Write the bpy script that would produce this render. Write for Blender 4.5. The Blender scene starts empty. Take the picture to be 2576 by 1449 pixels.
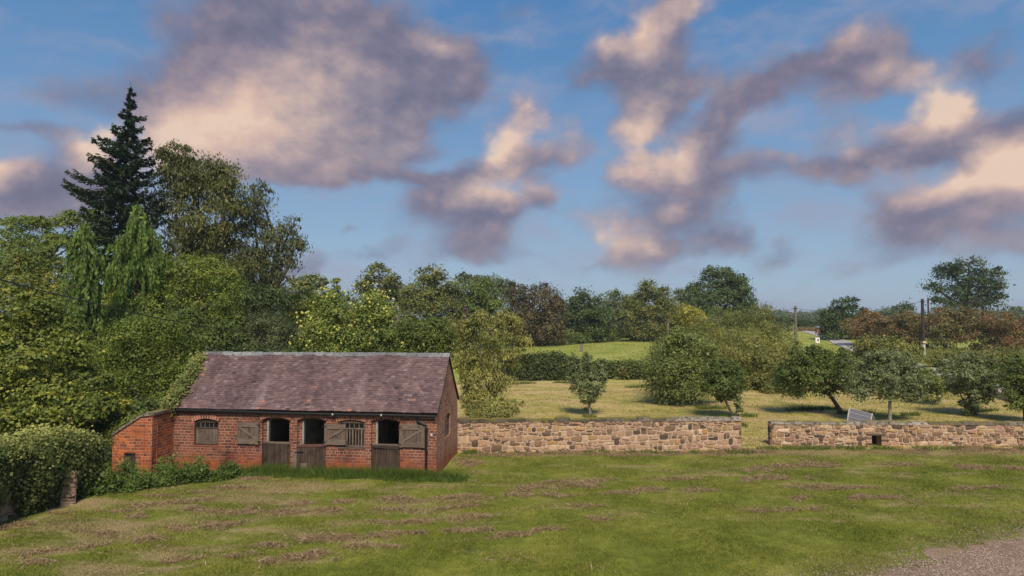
import bpy, math, random
import numpy as np
from mathutils import Vector
R = np.random.default_rng(7)
random.seed(7)
S = bpy.context.scene
COL = S.collection
F = 1717.0; CX, CY = 1288.0, 724.5; HOR = 800.0; CAMZ = 5.8
# ---------------------------------------------------------------- camera
PITCH = math.atan((HOR-CY)/F)
cam = bpy.data.cameras.new("camera"); camo = bpy.data.objects.new("camera", cam); COL.objects.link(camo)
cam.sensor_width = 36; cam.lens = 36*F/2576
cam.clip_end = 8000; cam.clip_start = .1
camo.location = (0, 0, CAMZ); camo.rotation_euler = (math.pi/2+PITCH, 0, 0)
S.camera = camo
cp, sp = math.cos(PITCH), math.sin(PITCH)
def ray(x, y):
    a = (x-CX)/F; b = -(y-CY)/F
    return np.array([a, cp-b*sp, sp+b*cp])
def P(x, y, Y):
    d = ray(x, y); t = Y/d[1]
    return np.array([d[0]*t, Y, CAMZ+d[2]*t])
def ss(a, b, x):
    t = np.clip((x-a)/(b-a), 0, 1); return t*t*(3-2*t)
BUMPS = [(2.2*f, .0065, f*9.1) for f in (.6, .75, .9, 1.05, 1.2, 1.45)]+[(5.2*f, .0045, f*5.3+1) for f in (.6, .7, .85, 1.0, 1.2, 1.4)]
def terr(X, Y):
    X = np.asarray(X, float); Y = np.asarray(Y, float)
    z = 1.35*ss(56, 125, Y)+.35*ss(110, 200, Y)
    z = z+.9*ss(95, 150, Y)*ss(38, 62, X)+.45*ss(20, 60, X)*ss(45, 90, Y)-.5*ss(25, -15, X)*ss(70, 120, Y)
    z = z+.035*np.sin(X*.9+Y*.35)*np.sin(Y*.7-X*.2)+.02*np.sin(X*2.1+1)*np.sin(Y*1.7+X*.6)
    w = ss(8, 12, Y)*ss(70, 60, Y)
    for sc, am, q in BUMPS: z = z+w*am*np.sin(X*sc*math.cos(q)+Y*sc*math.sin(q)+q*7)
    z = z+ss(90, 400, Y)*.8*np.sin(X*.02+1)*np.sin(Y*.015)
    return z
def G(x, y):
    d = ray(x, y); t = 5.0
    for i in range(60):
        p = np.array([0, 0, CAMZ])+d*t
        z = float(terr(p[0], p[1]))
        t += (p[2]-z)/max(-d[2], .01)*.8
        t = min(t, 900)
    return np.array([d[0]*t, d[1]*t, float(terr(d[0]*t, d[1]*t))])
# ---------------------------------------------------------------- tagging
def tag(o, label=None, cat=None, group=None, kind=None):
    if label: o['label'] = label
    if cat: o['category'] = cat
    if group: o['group'] = group
    if kind: o['kind'] = kind
    return o
ORG = {}
def thing(name, label, cat, loc, group=None):
    o = bpy.data.objects.new(name, None); COL.objects.link(o)
    o.empty_display_size = .2
    o.location = [float(c) for c in loc]; ORG[o] = np.array(loc, float)
    return tag(o, label, cat, group)
def link(name, me, parent=None, org=None):
    o = bpy.data.objects.new(name, me); COL.objects.link(o)
    if parent is not None:
        o.parent = parent; ORG[o] = ORG[parent]
    else:
        o.location = [float(c) for c in (org if org is not None else (0, 0, 0))]
        ORG[o] = np.array(org if org is not None else (0, 0, 0), float)
    return o
class MB:
    """collects polygons, boxes and tubes and links them as one mesh object"""
    def __init__(s): s.v = []; s.f = []; s.uv = []; s.mi = []; s.ti = []
    def poly(s, pts, uv=None, m=0, t=0.5):
        n = len(s.v); s.v += [tuple(map(float, p)) for p in pts]
        s.f.append(list(range(n, n+len(pts)))); s.mi.append(m); s.ti.append(t)
        if uv is None:
            p = np.array(pts, float); nn = np.cross(p[1]-p[0], p[2]-p[1]); nn = np.abs(nn)
            k = int(np.argmax(nn)); ax = [(1, 2), (0, 2), (0, 1)][k]
            uv = [(q[ax[0]], q[ax[1]]) for q in p]
        s.uv += [tuple(map(float, q)) for q in uv]
    def hexa(s, c, m=0, t=.5):
        """c: 8 corners, 0-3 lower ring, 4-7 upper ring; uv runs along the longest edge"""
        c = [np.array(q, float) for q in c]
        L = [np.linalg.norm(c[1]-c[0]), np.linalg.norm(c[3]-c[0]), np.linalg.norm(c[4]-c[0])]
        o = random.random()*7
        for idx in ((3, 2, 1, 0), (4, 5, 6, 7), (0, 1, 5, 4), (1, 2, 6, 5), (2, 3, 7, 6), (3, 0, 4, 7)):
            q = [c[i] for i in idx]
            a = np.linalg.norm(q[1]-q[0]); b = np.linalg.norm(q[2]-q[1])
            uv = [(o, 0), (o+a, 0), (o+a, b), (o, b)] if a >= b else [(o, 0), (o, a), (o+b, a), (o+b, 0)]
            s.poly(q, uv, m, t)
    def box(s, o, ax, ay, az, m=0, t=.5):
        o, ax, ay, az = [np.array(q, float) for q in (o, ax, ay, az)]
        if np.dot(np.cross(ax, ay), az) < 0: o = o+ax; ax = -ax
        s.hexa([o, o+ax, o+ax+ay, o+ay, o+az, o+ax+az, o+ax+ay+az, o+ay+az], m, t)
    def tube(s, pts, rad, n=8, m=0, caps=True, t=.5):
        pts = [np.array(p, float) for p in pts]; rings = []
        if not hasattr(rad, '__len__'): rad = [rad]*len(pts)
        up = np.array([.13, .31, .94])
        run = 0
        for i, p in enumerate(pts):
            d = pts[min(i+1, len(pts)-1)]-pts[max(i-1, 0)]; d = d/(np.linalg.norm(d)+1e-9)
            if abs(np.dot(d, up)) > .98: up = np.array([.9, .2, .1])
            a = np.cross(d, up); a /= np.linalg.norm(a); b = np.cross(d, a)
            rings.append([p+rad[i]*(math.cos(k*2*math.pi/n)*a+math.sin(k*2*math.pi/n)*b) for k in range(n)])
        for i in range(len(pts)-1):
            l = np.linalg.norm(pts[i+1]-pts[i])
            for k in range(n):
                k2 = (k+1) % n; u0 = k/n*.3; u1 = (k+1)/n*.3
                s.poly([rings[i][k2], rings[i][k], rings[i+1][k], rings[i+1][k2]], [(run, u1), (run, u0), (run+l, u0), (run+l, u1)], m, t)
            run += l
        if caps:
            s.poly(rings[0], [(0, 0)]*n, m, t); s.poly(rings[-1][::-1], [(0, 0)]*n, m, t)
    def build(s, name, mats, parent=None, org=None, smooth=False, merge=False):
        me = bpy.data.meshes.new(name)
        base = ORG[parent] if parent is not None else np.array(org if org is not None else (0, 0, 0), float)
        me.from_pydata([tuple(np.array(v)-base) for v in s.v], [], s.f)
        ul = me.uv_layers.new(name="UVMap"); ul.data.foreach_set("uv", np.array(s.uv, np.float32).ravel())
        at = me.attributes.new("tint", 'FLOAT', 'FACE'); at.data.foreach_set("value", np.array(s.ti, np.float32))
        if not isinstance(mats, (list, tuple)): mats = [mats]
        for m in mats: me.materials.append(m)
        me.polygons.foreach_set("material_index", np.array(s.mi, np.int32))
        if smooth: me.polygons.foreach_set("use_smooth", [True]*len(me.polygons))
        if merge:
            import bmesh
            b = bmesh.new(); b.from_mesh(me); bmesh.ops.remove_doubles(b, verts=b.verts, dist=1e-4); b.to_mesh(me); b.free()
        me.update()
        return link(name, me, parent, org)
def fast_mesh(name, V, k, mat, tint, base, smooth=False):
    """V: (n*k,3) vertices, every k in a row make one face"""
    V = (V-base).astype(np.float32); n = len(V)//k
    me = bpy.data.meshes.new(name)
    me.vertices.add(len(V)); me.vertices.foreach_set("co", V.ravel())
    me.loops.add(len(V)); me.loops.foreach_set("vertex_index", np.arange(len(V), dtype=np.int32))
    me.polygons.add(n); me.polygons.foreach_set("loop_start", np.arange(0, len(V), k, dtype=np.int32))
    me.polygons.foreach_set("loop_total", np.full(n, k, np.int32))
    at = me.attributes.new("tint", 'FLOAT', 'FACE'); at.data.foreach_set("value", np.asarray(tint, np.float32))
    me.materials.append(mat); me.update(calc_edges=True)
    return me
# ---------------------------------------------------------------- nodes
def s2l(c):
    return tuple(((v/255+.055)/1.055)**2.4 if v/255 > .04045 else v/255/12.92 for v in c)
class NT:
    def __init__(s, tree): s.t = tree; tree.nodes.clear()
    def n(s, typ, ins=None, **kw):
        nd = s.t.nodes.new(typ)
        for k, v in kw.items(): setattr(nd, k, v)
        for k, v in (ins or {}).items():
            s.set(nd.inputs[k], v)
        return nd
    def set(s, sock, v):
        if isinstance(v, bpy.types.NodeSocket): s.t.links.new(v, sock)
        else:
            if sock.type == 'RGBA' and len(v) == 3: v = (*v, 1)
            sock.default_value = v
    def m(s, op, a, b=None, c=None, clamp=False):
        nd = s.n('ShaderNodeMath', operation=op, use_clamp=clamp); s.set(nd.inputs[0], a)
        if b is not None: s.set(nd.inputs[1], b)
        if c is not None: s.set(nd.inputs[2], c)
        return nd.outputs[0]
    def vm(s, op, a, b=None, out=0):
        nd = s.n('ShaderNodeVectorMath', operation=op); s.set(nd.inputs[0], a)
        if b is not None: s.set(nd.inputs[1], b)
        return nd.outputs[out]
    def mix(s, f, a, b, blend='MIX'):
        nd = s.n('ShaderNodeMix', data_type='RGBA', blend_type=blend, clamp_factor=True)
        s.set(nd.inputs[0], f); s.set(nd.inputs[6], a); s.set(nd.inputs[7], b); return nd.outputs[2]
    def ramp(s, f, stops, interp='LINEAR'):
        nd = s.n('ShaderNodeValToRGB'); cr = nd.color_ramp; cr.interpolation = interp
        while len(cr.elements) < len(stops): cr.elements.new(.5)
        for e, (p, c) in zip(cr.elements, stops):
            e.position = p; e.color = (*c, 1) if len(c) == 3 else c
        s.set(nd.inputs[0], f); return nd.outputs[0]
    def noise(s, vec, scale, detail=3, rough=.55, dist=0, out='Fac', dim='3D'):
        nd = s.n('ShaderNodeTexNoise', noise_dimensions=dim); s.set(nd.inputs['Vector'], vec)
        for k, v in (('Scale', scale), ('Detail', detail), ('Roughness', rough), ('Distortion', dist)): s.set(nd.inputs[k], v)
        return nd.outputs[out]
    def mr(s, v, a, b, c=0, d=1, smooth=True):
        nd = s.n('ShaderNodeMapRange', interpolation_type='SMOOTHSTEP' if smooth else 'LINEAR')
        for i, q in enumerate((v, a, b, c, d)): s.set(nd.inputs[i], q)
        return nd.outputs[0]
    def scale(s, vec, xyz):
        return s.vm('MULTIPLY', vec, xyz)
    def attr(s, name):
        return s.n('ShaderNodeAttribute', attribute_name=name).outputs['Fac']
    def pos(s): return s.n('ShaderNodeNewGeometry').outputs['Position']
    def bump(s, h, strength=.5, dist=.02):
        nd = s.n('ShaderNodeBump'); s.set(nd.inputs['Height'], h); nd.inputs['Strength'].default_value = strength
        nd.inputs['Distance'].default_value = dist; return nd.outputs[0]
    def bsdf(s, color, rough=.8, normal=None, spec=.3, metal=0):
        b = s.n('ShaderNodeBsdfPrincipled'); s.set(b.inputs['Base Color'], color); s.set(b.inputs['Roughness'], rough)
        b.inputs['Specular IOR Level'].default_value = spec; b.inputs['Metallic'].default_value = metal
        if normal is not None: s.set(b.inputs['Normal'], normal)
        return b.outputs[0]
    def out(s, sh):
        o = s.n('ShaderNodeOutputMaterial'); s.set(o.inputs[0], sh)
def mat(name):
    m = bpy.data.materials.new(name); m.use_nodes = True
    return m, NT(m.node_tree)
# ---------------------------------------------------------------- world, sun
SUN_AZ, SUN_EL = math.radians(175), math.radians(48)   # compass-like: 0 = +Y, clockwise
sd = Vector((math.sin(SUN_AZ)*math.cos(SUN_EL), math.cos(SUN_AZ)*math.cos(SUN_EL), math.sin(SUN_EL)))
sl = bpy.data.lights.new("sun", 'SUN'); sl.energy = 3.7; sl.angle = math.radians(16); sl.color = (1, .89, .73)
so = bpy.data.objects.new("sun", sl); COL.objects.link(so); so.rotation_euler = sd.to_track_quat('Z', 'Y').to_euler(); so.location = (0, 0, 60)
vs = S.view_settings; S.display_settings.display_device = 'sRGB'
vs.view_transform = 'Standard'; vs.look = 'None'; vs.gamma = 1; vs.use_curve_mapping = False; vs.exposure = 0.45
W = bpy.data.worlds.new("World"); S.world = W; W.use_nodes = True
WSTR = .1
def azel(x, y):
    d = ray(x, y); d = d/np.linalg.norm(d)
    return math.atan2(d[0], d[1]), math.asin(d[2])
CLOUDS = [ # x, y, rx, ry, tilt(deg, anticlockwise in the picture), weight
 (470,130,150,80,25,.55),(620,60,230,100,10,.9),(760,60,180,90,0,1),(930,60,190,100,-5,1),(860,150,260,110,0,1),(1130,150,120,80,15,1),
 (1060,220,220,80,18,1),(560,240,230,100,12,.9),(760,300,300,120,10,1.1),(640,330,220,100,5,1.1),(880,350,230,80,22,1),(720,400,200,60,8,.9),(1190,250,70,40,40,.6),
 (430,330,90,60,20,.9),(360,230,200,60,8,.45),(150,250,160,50,5,.3),
 (190,385,60,55,30,1.2),(260,340,40,30,20,1),(30,440,60,60,0,1.2),(150,470,160,70,15,1.1),(60,510,170,60,0,1),(330,450,120,60,10,.9),
 (90,350,170,30,-8,.28),(880,460,170,30,3,.4),(760,480,90,20,5,.35),(1090,500,90,50,15,.6),
 (1640,60,90,80,60,1.1),(1740,10,90,40,20,1),(1515,95,45,50,80,.9),(1660,140,110,80,20,1),(1520,160,100,50,15,.9),(1620,200,100,50,0,.9),(1680,240,60,60,90,.7),(1450,200,90,40,10,.35),
 (1320,275,55,45,30,.9),(1290,350,80,70,40,1),(1420,335,45,65,70,.75),(1270,415,120,40,10,.9),(1400,390,70,40,20,.8),(1200,430,120,30,15,.6),
 (1270,500,110,50,10,1.1),(1190,560,90,70,35,1),(1250,580,120,60,25,1),(1390,500,40,60,60,.9),(1060,540,80,60,20,.6),(1160,640,110,35,10,.6),
 (940,635,100,25,10,.4),(880,575,30,12,10,.3),(770,680,55,45,0,.6),
 (1620,270,90,50,35,.55),(1590,310,70,40,20,.55),(1660,300,80,40,0,.4),
 (1600,400,75,70,30,1.15),(1740,390,80,60,30,1.1),(1830,355,60,30,10,.8),(1660,450,140,60,5,1),(1820,430,100,46,8,.7),(1960,420,90,30,5,.42),(1950,390,40,18,0,.4),
 (1530,600,85,45,-15,1),(1600,540,130,50,5,.8),(1740,520,140,60,18,.9),(1720,590,130,60,15,.8),(1600,660,110,40,10,.7),(1760,620,120,35,15,.5),(1910,625,90,40,0,.35),(1840,590,60,40,0,.3),
 (1900,220,110,55,25,1),(1840,270,80,40,20,.9),(2010,200,120,40,10,.9),(2150,120,85,60,20,1),(2150,190,120,60,0,1),(2250,190,60,45,20,.8),(1790,190,50,40,0,.4),(2110,240,120,40,5,.5),
 (2140,320,90,60,10,.65),(2130,410,150,60,5,.95),(2060,440,100,34,5,.55),(2230,430,90,34,5,.5),
 (2370,240,60,70,60,1.15),(2350,310,100,50,15,1.15),(2460,270,50,45,20,.8),(2330,380,150,60,5,1.1),(2440,350,110,80,0,1),
 (2560,330,60,60,0,.7),(2545,420,75,90,70,1.2),(2430,490,150,55,20,1.15),(2540,500,110,90,0,1.1),(2300,560,130,70,10,1),(2440,590,190,60,0,1.1),(2220,500,60,90,70,.5),(2560,640,120,40,0,.8),
 (2440,120,85,45,25,.85),(2480,170,60,40,0,.5),(2570,270,60,50,0,.6),(2150,670,90,22,15,.4),(1300,10,120,30,0,.2),(950,455,200,22,4,.42),(1080,470,120,16,-6,.4),(1480,655,120,20,6,.42),(1950,640,70,34,25,.5),(1330,640,110,22,8,.4),(2080,660,70,18,18,.45),(1000,410,140,24,14,.4),(1750,330,80,24,10,.4),(80,330,140,16,6,.45)]
LIT = [(620,280,310,130,25,.80),(650,270,190,90,15,.4),(430,320,110,70,10,.6),(690,400,260,90,5,.32),(860,380,220,90,20,.25),(780,52,70,26,-8,.5),(1120,105,90,34,-15,.4),(930,170,90,40,0,.25),
 (192,368,60,55,40,1.1),(262,328,46,36,20,1),(15,420,60,55,0,1.0),(330,380,110,60,20,.5),
 (1625,55,75,70,60,1.0),(1760,5,80,40,30,.75),(1512,88,46,50,80,.95),(1322,262,60,46,30,.8),(1285,355,90,65,20,1.1),(1240,375,60,40,30,.6),(1430,330,45,75,70,.5),(1395,345,50,60,60,.3),
 (1250,480,110,56,10,1.0),(1402,488,36,50,60,.55),(1590,310,90,50,20,.55),(1640,265,70,40,30,.4),(1595,375,90,70,30,.95),(1620,440,140,60,5,.55),(1725,378,75,60,40,.95),(1690,530,44,26,20,.6),
 (1530,595,95,55,-20,1.0),(1640,650,100,40,20,.35),(2150,105,90,50,20,.5),(2250,185,70,45,20,.5),(2140,325,110,60,10,.45),(2165,370,70,35,0,.4),(1970,385,60,22,0,.4),
 (2365,230,70,80,60,1.05),(2345,295,130,55,10,.95),(2455,262,60,50,10,.55),(2550,400,80,100,70,1.1),(2440,455,170,50,20,.7),(2540,480,120,80,0,.55),(2350,490,70,36,20,.5),(2230,450,70,26,0,.45),(1150,620,120,36,10,.2),(2520,600,200,80,0,.25)]
def make_world():
    t = NT(W.node_tree)
    d = t.n('ShaderNodeTexCoord').outputs['Generated']
    sx = t.n('ShaderNodeSeparateXYZ', {0: d})
    az = t.m('ARCTAN2', sx.outputs[0], sx.outputs[1]); el = t.m('ARCSINE', sx.outputs[2])
    p0 = t.n('ShaderNodeCombineXYZ', {0: az, 1: el, 2: 0.0}).outputs[0]
    wn = t.noise(p0, 7, 4, .58, out='Color')
    w2 = t.scale(t.vm('SUBTRACT', wn, (.5, .5, .5)), (.10, .08, 0))
    p = t.vm('ADD', p0, w2)
    def field(lst, p, rs=1.0):
        acc = None
        for i, (x, y, rx, ry, a, w) in enumerate(lst):
            if i and i % 8 == 0:   # a harmless link to the sum so far keeps the shader's working stack small
                mad = t.n('ShaderNodeVectorMath', operation='MULTIPLY_ADD'); t.set(mad.inputs[0], acc)
                mad.inputs[1].default_value = (1e-7,)*3; t.set(mad.inputs[2], p); p = mad.outputs[0]
            ca, ce = azel(x, y); k = 1/(1+((x-CX)/F)**2)
            rxx = rx/F*math.sqrt(k)*rs; ryy = ry/F*math.sqrt(k)*rs
            g = t.n('ShaderNodeTexGradient', {0: p}, gradient_type='SPHERICAL'); tm = g.texture_mapping
            tm.vector_type = 'TEXTURE'; tm.translation = (ca, ce, 0); tm.rotation = (0, 0, math.radians(a)); tm.scale = (rxx, ryy, 1)
            acc = t.m('MULTIPLY', g.outputs[1], w) if acc is None else t.m('MULTIPLY_ADD', g.outputs[1], w, acc)
        return acc
    E = t.m('MULTIPLY', field([c[:5]+(c[5]+(.18 if c[5] < .75 else 0),) for c in CLOUDS], p, 1.52), .74)
    mad = t.n('ShaderNodeVectorMath', operation='MULTIPLY_ADD'); t.set(mad.inputs[0], E)
    mad.inputs[1].default_value = (1e-7,)*3; t.set(mad.inputs[2], p)
    L = t.m('MULTIPLY', field(LIT, mad.outputs[0], 1.34), .9)
    ps = t.scale(p0, (1, 1.35, 1))
    fb = t.noise(ps, 11, 7, .57, 0)
    n1 = t.m('SUBTRACT', fb, .5)
    nl = t.m('SUBTRACT', t.noise(t.scale(t.vm('ADD', p, (3, 1, 0)), (1, 1.4, 1)), 3.6, 3, .5), .5)
    n2 = t.m('SUBTRACT', t.noise(t.vm('ADD', ps, (-.010, .024, 0)), 11, 5, .57, 0), .5)
    dens = t.mr(t.m('MULTIPLY_ADD', t.m('MULTIPLY_ADD', nl, .9, t.m('MULTIPLY', n1, 1.55)), t.mr(E, 0, .35), E), .07, 1.0)
    # relief: noise difference towards the light
    rel = t.m('MULTIPLY', t.m('SUBTRACT', n1, n2), 1.0)
    lit = t.m('ADD', t.m('MULTIPLY_ADD', n1, .5, L), rel)
    lit = t.mr(lit, -.28, 1.0, 0, 1, False)
    ccol = t.ramp(lit, [(0, s2l((104, 107, 131))), (.22, s2l((124, 121, 142))), (.45, s2l((156, 144, 153))), (.65, s2l((190, 169, 166))), (.85, s2l((218, 190, 174))), (1, s2l((232, 205, 184)))])
    big = t.mr(t.noise(p, 5, 2, .5), .35, .7)
    ccol = t.mix(t.m('MULTIPLY', big, .35), ccol, t.mix(1, ccol, (1.12, .95, .93), 'MULTIPLY'))
    sky = t.n('ShaderNodeTexSky', sky_type='NISHITA', sun_disc=False, sun_elevation=SUN_EL, sun_rotation=SUN_AZ, altitude=100, air_density=1.0, dust_density=.6, ozone_density=1.5)
    # a thin hazy veil towards the horizon, then the air's own blue
    g = t.mr(el, -.02, .48, 0, 1, False)
    air = t.ramp(g, [(0, s2l((150, 172, 196))), (.2, s2l((138, 167, 196))), (.5, s2l((113, 152, 193))), (.8, s2l((84, 134, 184))), (1, s2l((66, 124, 182)))])
    k = 1/WSTR/2**vs.exposure
    airs = t.mix(1, air, (k, k, k), 'MULTIPLY')
    blue = t.mix(.85, sky.outputs[0], airs)
    cs = t.mix(1, ccol, (k, k, k), 'MULTIPLY')
    wisp = t.mr(t.noise(t.scale(p, (1, 2.6, 1)), 4.5, 6, .6), .42, .72, 0, .7)
    blue = t.mix(wisp, blue, t.mix(1, s2l((158, 160, 182)), (k, k, k), 'MULTIPLY'))
    fin = t.mix(t.m('MULTIPLY', dens, .96), blue, cs)
    bg = t.n('ShaderNodeBackground', {0: fin, 1: WSTR})
    o = t.n('ShaderNodeOutputWorld'); t.set(o.inputs[0], bg.outputs[0])
make_world()
W.cycles.sampling_method = 'MANUAL'; W.cycles.sample_map_resolution = 256
cy = S.cycles
cy.max_bounces = 5; cy.diffuse_bounces = 3; cy.glossy_bounces = 2; cy.transmission_bounces = 3; cy.transparent_max_bounces = 4
cy.use_denoising = True
try: cy.denoiser = 'OPENIMAGEDENOISE'
except Exception: pass
# ---------------------------------------------------------------- materials
def leaf_mat(name, cols, trans=.3, rough=.55, nscale=.35):
    m, t = mat(name); cols = [tuple(x*1.45 for x in c) for c in cols]
    tv = t.attr('tint')
    n = t.noise(t.pos(), nscale, 2)
    f = t.m('ADD', t.m('MULTIPLY', tv, .75), t.m('MULTIPLY_ADD', n, .9, -.32), clamp=True)
    c = t.ramp(f, [(0, cols[0]), (.45, cols[1]), (.8, cols[2]), (1, cols[3] if len(cols) > 3 else cols[2])])
    b = t.bsdf(c, rough, spec=.25)
    tr = t.n('ShaderNodeBsdfTranslucent'); t.set(tr.inputs[0], t.mix(1, c, (1.25, 1.2, .6), 'MULTIPLY'))
    mx = t.n('ShaderNodeMixShader', {0: trans}); t.set(mx.inputs[1], b); t.set(mx.inputs[2], tr.outputs[0])
    t.out(mx.outputs[0]); return m
LM = {}
def LMAT(key):
    pal = {
     'spruce': ((.010, .020, .012), (.020, .038, .018), (.045, .065, .026)),
     'tall': ((.050, .058, .020), (.085, .092, .030), (.13, .13, .044)),
     'euc': ((.045, .055, .026), (.080, .090, .038), (.135, .135, .065)),
     'nootka': ((.045, .08, .018), (.08, .125, .026), (.14, .19, .042)),
     'nootka2': ((.055, .095, .020), (.095, .15, .030), (.15, .21, .048)),
     'robinia': ((.058, .085, .015), (.105, .14, .023), (.16, .185, .030), (.26, .24, .035)),
     'darkgreen': ((.038, .056, .015), (.074, .10, .024), (.135, .16, .035)),
     'canopy': ((.06, .085, .018), (.10, .125, .026), (.18, .18, .03), (.32, .25, .03)),
     'hazel': ((.052, .075, .016), (.105, .128, .024), (.18, .19, .032), (.32, .285, .036)),
     'willow': ((.040, .050, .022), (.065, .078, .034), (.10, .11, .05)),
     'ash': ((.08, .11, .022), (.14, .165, .032), (.22, .22, .045)),
     'apple': ((.065, .095, .022), (.115, .15, .032), (.20, .22, .055), (.34, .33, .07)),
     'mixed': ((.065, .084, .024), (.115, .138, .038), (.18, .195, .055)),
     'olive': ((.055, .068, .020), (.095, .105, .028), (.15, .15, .038)),
     'oakdark': ((.022, .038, .014), (.042, .065, .020), (.075, .10, .030)),
     'brown': ((.045, .040, .022), (.075, .062, .030), (.11, .085, .036)),
     'greyfar': ((.055, .075, .040), (.085, .105, .052), (.12, .135, .06)),
     'yellow': ((.12, .12, .018), (.20, .19, .026), (.27, .24, .035)),
     'pale': ((.095, .105, .032), (.17, .17, .05), (.27, .255, .08), (.40, .33, .06)),
     'red': ((.095, .095, .034), (.145, .115, .048), (.18, .10, .048), (.20, .082, .040)),
     'hedge': ((.022, .038, .013), (.042, .062, .018), (.09, .10, .024), (.15, .15, .03)),
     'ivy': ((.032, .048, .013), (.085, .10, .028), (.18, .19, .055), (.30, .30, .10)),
     'weed': ((.026, .044, .010), (.05, .078, .015), (.09, .125, .024)),
     'grey': ((.070, .086, .036), (.115, .136, .058), (.18, .205, .09), (.28, .30, .15)),
     'scrub': ((.075, .086, .026), (.13, .138, .038), (.21, .20, .056)),
    }[key]
    if key not in LM: LM[key] = leaf_mat('foliage_'+key, pal)
    return LM[key]
def bark_mat(name='bark', c0=(.035, .027, .019), c1=(.12, .10, .075)):
    m, t = mat(name); p = t.pos()
    n = t.noise(t.scale(p, (6, 6, 1.5)), 3, 5, .6)
    c = t.mix(t.mr(n, .3, .7), c0, c1); c = t.mix(t.mr(t.noise(p, 1.3, 3), .5, .75, 0, .5), c, (.07, .085, .045))
    t.out(t.bsdf(c, .9, t.bump(n, .6, .03))); return m
BARK = bark_mat(); BARKP = bark_mat('pale_bark', (.09, .08, .06), (.30, .27, .22))
def wood_mat(name, c0, c1, stain=.5):
    m, t = mat(name)
    uv = t.n('ShaderNodeTexCoord').outputs['UV']
    g = t.noise(t.scale(uv, (3, 60, 1)), 1, 5, .65, .4); p = t.pos()
    tn = t.attr('tint')
    c = t.mix(t.mr(g, .25, .75), c0, c1)
    c = t.mix(t.mr(t.noise(p, 3.2, 4), .45, .75, 0, stain), c, tuple(x*.45 for x in c0))
    c = t.mix(1, c, t.ramp(tn, [(0, (.62, .6, .58)), (1, (1.35, 1.33, 1.3))]), 'MULTIPLY')
    t.out(t.bsdf(c, .85, t.bump(g, .5, .006), .2)); return m
WOOD_GREY = wood_mat('weathered_grey_wood', (.075, .053, .042), (.19, .145, .118))
WOOD_DARK = wood_mat('dark_brown_wood', (.030, .020, .015), (.105, .074, .055))
WOOD_POLE = wood_mat('pole_wood', (.10, .085, .07), (.24, .21, .17))
def plain(name, c, rough=.6, spec=.3, metal=0, var=.25):
    m, t = mat(name); p = t.pos()
    n = t.noise(p, 9, 4); c2 = tuple(x*(1-var) for x in c)
    t.out(t.bsdf(t.mix(n, c2, c), rough, t.bump(n, .15, .01), spec, metal)); return m
IRON = plain('black_iron', (.012, .012, .013), .45, .4)
WHITE = plain('white_plastic', (.6, .6, .58), .5)
WASH = None
def brick_mat(name, cols, mortar, wear, bw=.30, bh=.106, darkc=(.05, .022, .018), dirt=.5):
    m, t = mat(name); p = t.pos()
    uv = t.n('ShaderNodeTexCoord').outputs['UV']
    wob = t.scale(t.vm('SUBTRACT', t.noise(uv, 2.2, 2, out='Color'), (.5, .5, .5)), (.02, .03, 0))
    uvw = t.vm('ADD', uv, wob)
    sx = t.n('ShaderNodeSeparateXYZ', {0: uvw})
    v = t.m('DIVIDE', sx.outputs[1], bh); row = t.m('FLOOR', v); fv = t.m('FRACT', v)
    odd = t.m('MODULO', row, 2.0)
    hd = t.m('GREATER_THAN', t.m('FRACT', t.m('MULTIPLY', row, .25)), .7)    # every fourth course is headers
    wd = t.m('MULTIPLY_ADD', hd, -bw*.5, bw)
    u = t.m('ADD', t.m('DIVIDE', sx.outputs[0], wd), t.m('MULTIPLY', odd, .5)); colm = t.m('FLOOR', u); fu = t.m('FRACT', u)
    cell = t.n('ShaderNodeCombineXYZ', {0: colm, 1: row, 2: hd}).outputs[0]
    wn = t.n('ShaderNodeTexWhiteNoise', {0: cell}, noise_dimensions='3D')
    eu = t.m('MULTIPLY', t.m('MINIMUM', fu, t.m('SUBTRACT', 1.0, fu)), wd)
    ev = t.m('MULTIPLY', t.m('MINIMUM', fv, t.m('SUBTRACT', 1.0, fv)), bh)
    e = t.m('MINIMUM', eu, ev)
    e = t.m('ADD', e, t.m('MULTIPLY_ADD', t.noise(uv, 45, 2), .008, -.004))
    mort = t.m('SUBTRACT', 1.0, t.mr(e, .003, .0085))
    bc = t.ramp(wn.outputs[0], [(i/(len(cols)-1), c) for i, c in enumerate(cols)])
    fine = t.noise(uv, 38, 4, .65)
    bc = t.mix(1, bc, t.ramp(fine, [(.25, (.62, .62, .62)), (.75, (1.3, 1.3, 1.3))]), 'MULTIPLY')
    # orange, newly faced bricks low down and along edges; soot and damp in broad patches
    sp = t.n('ShaderNodeSeparateXYZ', {0: p})
    lown = t.m('ADD', sp.outputs[2], t.m('MULTIPLY_ADD', t.noise(p, 1.2, 3), 1.1, -.55))
    low = t.mr(lown, .75, .15)
    bc = t.mix(t.m('MULTIPLY', low, wear), bc, t.mix(wn.outputs[0], (.44, .12, .036), (.22, .055, .03)))
    mf = t.m('MULTIPLY', mort, t.mr(t.noise(p, 1.7, 3, .6), .3, .62, .25, 1))
    c = t.mix(mf, bc, t.mix(low, mortar, (.20, .10, .065)))
    d = t.mr(t.noise(t.scale(p, (1, 1, .6)), .8, 5, .65), .5, .78, 0, dirt)
    c = t.mix(d, c, t.mix(1, c, darkc and (.42, .34, .36), 'MULTIPLY'))
    h = t.m('SUBTRACT', t.m('MULTIPLY', fine, .3), mort)
    t.out(t.bsdf(c, .92, t.bump(h, .7, .012), .15)); return m
BRICK = brick_mat('stable_brick', [(.085, .036, .028), (.205, .076, .048), (.155, .058, .039), (.26, .100, .060), (.115, .048, .038), (.215, .073, .045)], (.60, .43, .32), .62, dirt=.9)
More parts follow.
